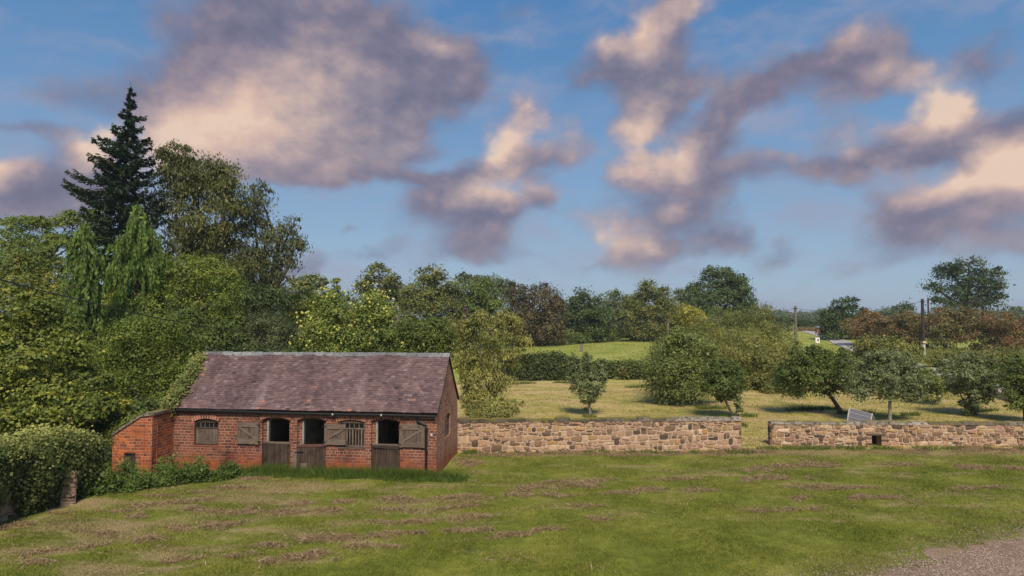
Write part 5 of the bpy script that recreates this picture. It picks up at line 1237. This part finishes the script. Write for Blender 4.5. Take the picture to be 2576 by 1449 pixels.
HP = [(752,1270,24,7),(721,1290,22,8),(862,1262,26,6),(1005,1257,58,9),(834,1284,28,6),(993,1283,60,6),(1168,1251,70,8),(1152,1276,60,6),(965,1314,28,6),(1046,1314,48,7),(1196,1301,40,7),(1153,1336,40,6),(1209,1333,34,7),(787,1356,38,9),(849,1353,36,8),(890,1351,14,6),(946,1348,26,6),(987,1345,24,8),(1052,1342,26,6),(896,1376,40,7),(978,1376,30,6),(793,1392,32,8),(746,1404,46,9),(1293,1345,52,7),(1396,1331,28,5),(1327,1229,26,8),(1424,1217,72,9),(1496,1211,30,6),(1299,1245,40,6),(1396,1248,40,5),(1465,1273,36,5),(1502,1305,30,6),
 (1967,1173,30,6),(2057,1171,58,8),(1948,1202,42,7),(1910,1179,24,6),(1890,1205,26,6),(2070,1227,110,6),(2012,1253,22,5),(2166,1253,34,6),(2237,1251,44,5),(2429,1229,20,4),(2487,1227,34,4),(2423,1177,22,6),(2471,1177,30,5),(2557,1179,26,6),(1996,1283,22,4),(2051,1282,16,4),(2278,1169,30,5),(1903,1285,36,5),(1700,1206,60,5),(1640,1230,50,4),(1760,1235,50,4),(1560,1240,50,4),
 (362,1273,46,6),(437,1264,20,5),(300,1287,30,5),(484,1279,24,6),(631,1283,18,8),(515,1258,20,5),(578,1290,74,7),(715,1290,34,9),(756,1268,20,8),(553,1323,48,13),(372,1358,33,13),(219,1376,28,10),(265,1342,36,8),(337,1301,26,6),(443,1411,36,9),(681,1373,44,8),(781,1358,30,9),(675,1411,28,8),(762,1401,44,9),(94,1389,30,10),(94,1414,34,8),(593,1402,30,6),(453,1330,36,9),(15,1326,16,10),(590,1228,54,6),(640,1205,40,4),(150,1292,30,5),(60,1320,26,6),(400,1248,40,4),(520,1238,30,4),
 (1180,1165,30,8),(1240,1145,50,5),(1330,1142,50,5),(1420,1140,40,5),(1500,1142,40,5),(1600,1143,50,5),(1690,1142,40,5),(1790,1140,40,5),(1900,1135,50,6),(2080,1127,50,4),(2300,1133,40,5),(2450,1130,50,7),(2540,1132,40,5)]
def hay():
    cs = []
    for (x, y, rx, ry) in HP:
        p = G(x, y); a = rx*p[1]/F; b = min(max(ry*p[1]/F*p[1]/CAMZ*.8, .12), .75); h = min(.045+.004*ry, .12)
        if in_stable(p[0], p[1], .1): continue
        cs.append((p[0], p[1], a, b, h, 800*a*b*4+70))
        for _ in range(3): cs.append((p[0]+R.normal(0, a*.9), p[1]+R.normal(0, b*.9), a*R.uniform(.3, .8), b*.5, .025, 260*a*b*2+25))
    for _ in range(230):
        Y = R.uniform(15.5, 29.5); X = R.uniform(-1, 1)*Y*.75
        if in_stable(X, Y, .3) or X < -13.2 or gravel_d(X, Y) > -.5 or (X > 2 and Y < 19.5 and R.random() < .85): continue
        a = R.uniform(.2, .9); cs.append((X, Y, a, a*R.uniform(.2, .4), .02, 60*a+14))
    for _ in range(190):
        Y = 31+R.uniform(0, 1)**1.2*27; X = R.uniform(-2.5, Y*.76); a = R.uniform(.3, 1.3); cs.append((X, Y, a, a*R.uniform(.2, .45), R.uniform(.03, .13), 70*a+10))
    strands('hay_clippings', cs, 'brown mown grass clippings lying in wisps and rows', 'clippings')
hay()
def patch_blades(name, patches, h, w, m, label, dens=900):
    XY = []
    for (x, y, rx, ry, d) in patches:
        n = int(dens*d*rx*ry*3.14); r = np.sqrt(R.random(n)); t = R.uniform(0, 6.283, n)
        XY.append(np.stack([x+rx*r*np.cos(t), y+ry*r*np.sin(t)], 1))
    XY = np.concatenate(XY); k = ~in_stable(XY[:, 0], XY[:, 1]); XY = XY[k]
    return blades(name, XY, h, w, m, .7, label=label, cat='grass')
pt, fr = [], []
for x in range(640, 1150, 9):
    u = (x-437)/661*LEN; p = T(u, -.30+R.normal(0, .13), 0); r_ = R.uniform(.14, .34); pt.append((p[0], p[1], r_*1.3, r_, R.uniform(.3, 1.5)))
    p = T(u+R.normal(0, .2), -.62+R.normal(0, .16), 0); fr.append((p[0], p[1], R.uniform(.2, .5), R.uniform(.12, .3), R.uniform(.2, 1.2)))
for k in range(14):
    p = T(LEN+.1+k*.07, -.45+.09*k*.5+R.normal(0, .12), 0); fr.append((p[0], p[1], .35, .25, 1.0-.05*k))
for k in range(9): p = T(LEN*.93+R.normal(0, .35), -.28+R.normal(0, .1), 0); pt.append((p[0], p[1], .25, .22, 1.6))
patch_blades('long_grass', pt, .36, .018, LONGG, 'long lush grass along the foot of the stable doors', 620)
patch_blades('ragged_grass', fr, .17, .018, LONGG, 'ragged shorter grass in front of the long grass by the stable', 520)
pt = []
for (x, y, rx, ry) in ((1478,1014,22,8),(1482,1050,18,7),(1478,1032,12,5),(1690,988,34,7),(1600,975,30,5),(1790,1028,44,6),(1740,1010,20,5),(1830,1050,26,7),(1885,1048,20,7),(2060,1030,50,9),(2010,1032,36,6),(2130,1040,30,8),(2290,1045,24,9),(2180,1040,20,8),(2470,1035,40,8),(2345,1010,24,6),(1310,966,40,5),(1420,964,30,5),(1870,1072,10,8)):
    q = G(x, y); pt.append((q[0], q[1], rx*q[1]/F, max(ry*q[1]/F*1.6, .4), 1))
patch_blades('orchard_grass', pt, .26, .035, LONGG, 'uncut green grass around the orchard trunks', 260)
pt = []
for (x, w) in ((1170,30),(1190,20),(1265,10),(1300,8),(1385,16),(1480,14),(1520,14),(1590,18),(1640,30),(1690,20),(1745,14),(1800,14),(1840,14),(1880,24),(2000,40),(2060,30),(2140,40),(2230,40),(2330,36),(2400,30),(2490,10),(2570,20),(1930,30)):
    q = G(x, 1140 if x < 1900 else 1130); pt.append((q[0], q[1], w*q[1]/F, .32, 1))
patch_blades('wall_grass', pt, .17, .022, LONGG, 'green grass tufts along the foot of the stone walls', 420)
# rough meadow grass on the lane verge
LANE = [(34, 22), (35.5, 38), (38.5, 54), (43, 72), (47.5, 90), (52.5, 107), (58.5, 128), (64, 148), (62, 165), (50, 178)]
def lane_x(Y): return np.interp(Y, [q[1] for q in LANE], [q[0] for q in LANE])
n = 26000; Y = R.uniform(58, 96, n); X = lane_x(Y)+R.uniform(2.4, 34, n); blades('verge_grass', np.stack([X, Y], 1), .55, .07, blade_mat('dry_meadow_grass', [(.10, .13, .022), (.20, .20, .05), (.30, .25, .10)]), .6, label='rough tawny grass on the verge of the lane', cat='grass')
n = 22000; Y = 66+R.random(n)**1.2*70; X = R.uniform(-.05, .5, n)*Y; kk = X < lane_x(Y)-2.4; X, Y = X[kk], Y[kk]; blades('meadow_grass', np.stack([X, Y], 1), .22, .07, BLADE, .8, label='tufted grass of the green field', cat='grass')
# nettles and weeds in the corner by the wing
def weeds():
    n = 720; t = R.random(n)
    A = np.array([-14.1, 22.0]); B = np.array([-9.5, 25.4]); base = A+np.outer(t, B-A); off = R.random(n)**.8*np.interp(t, [0, .25, .55, 1], [.5, 1.8, 1.2, .3]); nb = np.array([-.45, .9])
    XY = base+off[:, None]*nb; k = ~in_stable(XY[:, 0]+2.2*DU[0], XY[:, 1]) | True; hh = np.interp(t, [0, .2, .38, .55, .8, 1], [1.0, .8, .5, .8, .5, .18])*(.75+.4*np.sin(t*37+off*3))*R.uniform(.35, 1.35, n)
    u = (XY[:, 0]-S0[0])*DU[0]+(XY[:, 1]-S0[1])*DU[1]; v = (XY[:, 0]-S0[0])*DV[0]+(XY[:, 1]-S0[1])*DV[1]
    ok = ~((v > -.06) & (u > -.3)) & ~((XY[:, 1] > w_fr[1]-.02) & (XY[:, 0] < w_fr[0]+.05)); XY, hh = XY[ok], hh[ok]; n = len(XY)
    per = 52; q = np.repeat(np.arange(n), per); f = R.random(len(q))
    pts = np.stack([XY[q, 0]+R.normal(0, .10, len(q)), XY[q, 1]+R.normal(0, .10, len(q)), terr(XY[q, 0], XY[q, 1])+hh[q]*f], 1)
    N = R.normal(size=(len(q), 3))*.5+np.array([.1, -.35, .8]); V = leaf_quads(pts, N, .085, .55, None, .3); ct = np.clip(R.normal(.45, .2, n), 0, 1)
    me = fast_mesh('nettles', V, 4, LMAT('weed'), np.clip(ct[q]+R.normal(0, .2, len(q)), 0, 1), np.zeros(3)); tag(link('nettles', me), 'dark green nettles and weeds heaped in the corner by the wing', 'weeds', kind='stuff')
weeds()
# gravel of the drive
def gravel():
    n = 170000; Y = R.uniform(13.5, 21, n); X = R.uniform(4, 17.5, n); d = gravel_d(X, Y); k = (d > R.normal(.1, .65, n)) & in_view(X, Y, 1.25); X, Y = X[k], Y[k]; n = len(X)
    s = R.uniform(.008, .02, n); Z = terr(X, Y)+s*.3+.004+.03*(d[k] > .2); a = R.uniform(0, 6.28, n)
    o = [np.stack([X+s*np.cos(a+k*math.pi/2)*(1.3 if k % 2 else .9), Y+s*np.sin(a+k*math.pi/2)*(1.3 if k % 2 else .9), Z], 1) for k in range(4)]
    top = np.stack([X, Y, Z+s*.6], 1); V = np.stack([np.stack([o[k], o[(k+1) % 4], top], 1) for k in range(4)], 1).reshape(-1, 3)
    m, t = mat('pebbles'); c = t.ramp(t.attr('tint'), [(0, (.11, .075, .052)), (.6, (.26, .18, .135)), (1, (.42, .33, .26))]); t.out(t.bsdf(c, .85))
    me = fast_mesh('gravel', V, 3, m, np.repeat(R.random(n), 4), np.zeros(3)); tag(link('gravel', me), 'pinkish gravel scattered at the edge of the drive', 'gravel', kind='stuff')
    m, t = mat('drive_gravel'); p = t.pos(); g = t.noise(p, 22, 4, .7); c = t.mix(t.mr(g, .3, .7), (.16, .10, .07), (.38, .26, .195)); c = t.mix(t.mr(t.noise(p, 1.6, 5, .65), .45, .7, 0, .75), c, (.16, .14, .055)); t.out(t.bsdf(c, .95, t.bump(g, .8, .03), .1))
    mb = MB(); N = 92; gd = np.array([*gdir, 0]); gn = np.array([*gnor, 0]); o = np.array([GL0[0], GL0[1], 0]); prev = None; rr = random.Random(4)
    for k in range(N):
        a = -5+k*.25; e = .30*math.sin(a*1.1)+.22*math.sin(a*2.7+1)+rr.gauss(0, .14)
        row = [o+gd*a+gn*(e+j*.28) for j in range(36)]
        for q in row: q[2] = float(terr(q[0], q[1]))+.03
        row[0][2] -= .06
        if prev is not None:
            for j in range(35): mb.poly([prev[j], prev[j+1], row[j+1], row[j]], None)
        prev = row
    o_ = mb.build('drive', m, None, smooth=True, merge=True); tag(o_, kind='structure')
gravel()
# ---------------------------------------------------------------- lane, roadside wall, poles
def lane():
    cl = LANE
    m, t = mat('lane_asphalt'); p = t.pos(); n = t.noise(p, 3, 5, .65); t.out(t.bsdf(t.mix(n, (.26, .24, .23), (.40, .375, .365)), .9, None, .2))
    pts = []
    for i in range(len(cl)-1):
        for k in range(8): f = k/8; pts.append(np.array(cl[i])*(1-f)+np.array(cl[i+1])*f)
    mb = MB(); prev = None
    for i, c in enumerate(pts):
        d = pts[min(i+1, len(pts)-1)]-pts[max(i-1, 0)]; d = d/np.linalg.norm(d); nn = np.array([d[1], -d[0]]); row = []
        for s in (-1.7, -.8, 0, .8, 1.7): q = c+nn*s*(1-.2*ss(90, 145, c[1])); row.append((q[0], q[1], float(terr(q[0], q[1]))+.05))
        if prev:
            for j in range(4): mb.poly([prev[j], prev[j+1], row[j+1], row[j]], None)
        prev = row
    tag(mb.build('road', m, None, smooth=True, merge=True), kind='structure')
    rw = thing('roadside_wall', 'low pale stone wall running down along the lane behind the orchard', 'wall', (40, 66, float(terr(40, 66)))); rw['kind'] = 'thing'
    mb = MB(); ps = [(33.2, 38), (36.2, 54), (40.6, 72), (43.0, 81)]
    for i, (a, b) in enumerate(zip(ps, ps[1:])):
        n = 4
        for k in range(n):
            p = np.array(a)*(1-k/n)+np.array(b)*k/n; q = np.array(a)*(1-(k+1)/n)+np.array(b)*(k+1)/n; z = float(terr(*((p+q)/2)))
            rubble(mb, np.array([*p, 0]), np.array([*q, 0]), z-.2, z+.62+.1*math.sin(i*3+k*2), seed=50+i*7+k, th=.35, face=-1 if False else 1)
    mb.build('wall', [PSTONE, MORTAR], rw)
def pale_stone():
    m, t = mat('pale_limestone'); p = t.pos(); n = t.noise(p, 6, 4); c = t.ramp(t.attr('tint'), [(0, (.34, .29, .24)), (1, (.62, .56, .50))]); t.out(t.bsdf(t.mix(1, c, t.ramp(n, [(.3, (.6, .6, .6)), (.7, (1.15, 1.15, 1.15))]), 'MULTIPLY'), .9)); return m
PSTONE = pale_stone()
lane()
CREO = wood_mat('creosoted_wood', (.03, .02, .022), (.085, .055, .05))
def pole(label, x, ytop, ybase, Y, r, m, extra=None):
    a = P(x, ytop, Y); b = P(x, ybase, Y); b[2] = float(terr(b[0], b[1])); b[0] = a[0]
    root = thing('telegraph_pole', label, 'pole', b); mb = MB(); mb.tube([b-UZ*.3, (a+b)/2, a], [r, r*.92, r*.82], 10); mb.build('shaft', m, root)
    mb = MB(); mb.tube([a-UZ*.35+np.array([-r*1.6, 0, 0]), a-UZ*.35+np.array([r*1.6, 0, 0])], r*.35, 6); mb.tube([a-UZ*.4+np.array([0, -r*1.4, 0]), a-UZ*.22+np.array([0, -r*1.4, 0])], r*.4, 6); mb.build('insulator', plain('brown_ceramic', (.12, .10, .09), .4), root)
    if extra == 'sign':
        z = b[2]+(a[2]-b[2])*.235; mb = MB(); mb.box((b[0]-.22, b[1]-r*1.25, z), (.44, 0, 0), (0, .02, 0), (0, 0, .26)); mb.build('sign', plain('pale_yellow_enamel', (.62, .5, .26)), root)
        mb = MB(); mb.tube([b, b+UZ*(a[2]-b[2])*.215], r*1.12, 10); mb.build('guard', plain('pale_grey_metal', (.50, .48, .47)), root)
    return a
t1 = pole('weathered grey telegraph pole beside the lane', 2000.5, 770, 872, 96, .20, WOOD_POLE)
t2 = pole('dark creosoted telegraph pole with a yellow plate and pale guard', 2320, 752, 878, 86, .20, CREO, 'sign')
t3 = pole('thin distant pole just right of the creosoted one', 2334.5, 752, 800, 150, .20, CREO)
t4 = pole('grey telegraph pole standing on the hedge top of the green field', 1680, 803, 846, 122, .22, WOOD_POLE)
t5 = pole('brown telegraph pole against the green sycamore', 1171, 770, 830, 80, .20, CREO)
t6 = pole('short pale telegraph pole behind the second apple tree', 998, 790, 840, 72, .22, WOOD_POLE)
t7 = pole('faint pole among the willow scrub, left of the weathered one', 1905, 770, 830, 125, .2, WOOD_POLE)
def cable(label, pts, r):
    mb = MB(); mb.tube(pts, r, 5); o = mb.build('overhead_cable', IRON, None, org=pts[0]); tag(o, label, 'cable')
def sag(a, b, s, n=14): return [a*(1-f)+b*f-UZ*s*4*f*(1-f) for f in np.linspace(0, 1, n)]
cable('black overhead cable sagging across the trees above the stable', [P(-160, 655, 18.6), P(-60, 687, 19.3), P(0, 703, 20), P(95, 729, 22), P(197, 753, 24.4), P(295, 778, 27), P(395, 800, 29.3), P(495, 818, 32), P(592, 832, 34.2), P(690, 841, 36.5), P(782, 847, 38.8)], .022)
cable('thin line strung from the creosoted pole to the weathered pole', sag(t2-UZ*.3, t1-UZ*.3, .9), .022)
cable('thin line leaving the creosoted pole past the oak', sag(t2-UZ*.3, P(2640, 778, 90), .8), .022)
cable('thin line from the weathered pole over the willow scrub', sag(t1-UZ*.3, t7-UZ*.3, .6), .022)
cable('thin line between the brown pole and the short pale pole', sag(t5-UZ*.2, t6-UZ*.2, .5), .016)
cable('thin line from the brown pole across the tree line', sag(t5-UZ*.2, t4-UZ*.2, 1.2), .018)
# brick gate pier, marker stone, field stake
g = G(2058, 846); Yp = min(g[1], 150); p = P(2058, 843, 140); z0 = float(terr(p[0], 140)); pr = thing('gate_pier', 'small brick pier with a slab cap at the bend of the lane', 'pier', (p[0], 140, z0))
mb = MB(); mb.box((p[0]-.4, 139.6, z0-.2), (.8, 0, 0), (0, .8, 0), (0, 0, 1.3)); mb.build('shaft', BRICK_D, pr)
mb = MB(); mb.hexa([(p[0]-.6, 139.2, z0+1.1), (p[0]+.6, 139.2, z0+1.1), (p[0]+.6, 140.8, z0+1.1), (p[0]-.6, 140.8, z0+1.1), (p[0]-.3, 139.8, z0+1.4), (p[0]+.3, 139.8, z0+1.4), (p[0]+.3, 140.2, z0+1.4), (p[0]-.3, 140.2, z0+1.4)]); mb.build('cap', RIDGE, pr)
p = P(2057, 862, 112); z0 = float(terr(p[0], 112)); ms = thing('marker_post', 'white square marker post with a dark panel beside the lane', 'marker', (p[0], 112, z0))
mb = MB(); mb.box((p[0]-.35, 112, z0-.1), (.7, 0, 0), (0, .25, 0), (0, 0, 1.0)); mb.build('post', plain('white_paint', (.75, .73, .70)), ms)
mb = MB(); mb.box((p[0]-.02, 111.99, z0+.35), (.2, 0, 0), (0, .012, 0), (0, 0, .3)); mb.build('panel', IRON, ms)
p = P(1463, 866, 100); z0 = float(terr(p[0], 100)); st = thing('field_stake', 'short grey stake standing alone in the green field', 'stake', (p[0], 100, z0))
mb = MB(); mb.box((p[0]-.22, 100, z0-.1), (.44, 0, 0), (0, .12, 0), (0, 0, 1.25)); mb.build('post', WOOD_POLE, st); mb = MB(); mb.box((p[0]-.26, 99.97, z0+1.15), (.52, 0, 0), (0, .18, 0), (0, 0, .08)); mb.build('cap', WOOD_GREY, st)
# slatted coop behind the low wall
def coop():
    c = P(2166, 1050, 33.6); c[2] = float(terr(c[0], 33.6)); root = thing('hen_coop', 'grey slatted ark shaped coop with pale battens behind the low stone wall', 'coop', c)
    an = math.radians(-42); dx = np.array([math.cos(an), math.sin(an), -.2]); dyv = np.array([-math.sin(an), math.cos(an), 0]); L, Wd, Hh = .95, 1.0, 1.22
    def K(a, b, z): return c+dx*a+dyv*b+UZ*z
    SL = plain('grey_slate_board', (.125, .125, .145), .7); PB = plain('pale_batten', (.40, .36, .32), .8)
    mb = MB(); bt = MB()
    for side in (-1, 1):
        prof = [(.52, .0), (.50, .42), (.36, .82), (.0, Hh)]
        prof = [(.52, 0), (.51, .3), (.46, .58), (.34, .84), (.18, 1.05), (0, Hh)]
        for (b0, z0), (b1, z1) in zip(prof, prof[1:]):
            o = .02
            mb.hexa([K(-L/2, side*(b0+o), z0), K(L/2, side*(b0+o), z0), K(L/2, side*(b0-.02), z0), K(-L/2, side*(b0-.02), z0), K(-L/2, side*b1, z1), K(L/2, side*b1, z1), K(L/2, side*(b1-.03), z1), K(-L/2, side*(b1-.03), z1)], 0, random.random())
            bt.tube([K(-L/2-.02, side*(b1+.015), z1), K(L/2+.02, side*(b1+.015), z1)], .016, 5)
    mb.build('boarding', SL, root); bt.build('battens', PB, root)
    mb = MB()
    for a in (-L/2-.012, L/2+.012):
        q = [K(a, b, z) for b, z in ((-.5, 0), (-.49, .3), (-.44, .58), (-.32, .84), (-.17, 1.03), (0, Hh-.02), (.17, 1.03), (.32, .84), (.44, .58), (.49, .3), (.5, 0))]
        mb.poly(q if a < 0 else q[::-1], None, 0)
    mb.build('end_board', SL, root)
    pf = [(-.53, 0), (-.52, .3), (-.47, .58), (-.35, .86), (-.18, 1.08), (0, Hh+.02), (.18, 1.08), (.35, .86), (.47, .58), (.52, .3), (.53, 0)]
    for a in (-L/2-.02, L/2+.03): mb = MB(); mb.tube([K(a, b, z) for b, z in pf], .035, 6); mb.build('end_trim', PB, root)
coop()

# thin air between here and the skyline
def haze():
    m = bpy.data.materials.new('thin_haze'); m.use_nodes = True; t = NT(m.node_tree)
    v = t.n('ShaderNodeVolumePrincipled'); v.inputs['Color'].default_value = (.80, .88, 1, 1); v.inputs['Density'].default_value = .00028; v.inputs['Anisotropy'].default_value = .2
    o = t.n('ShaderNodeOutputMaterial'); t.set(o.inputs['Volume'], v.outputs[0])
    mb = MB(); mb.box((-1600, -80, -4), (3200, 0, 0), (0, 4200, 0), (0, 0, 36)); h = mb.build('haze', m); tag(h, 'faint bluish air over the far fields', 'haze', kind='stuff')
haze()
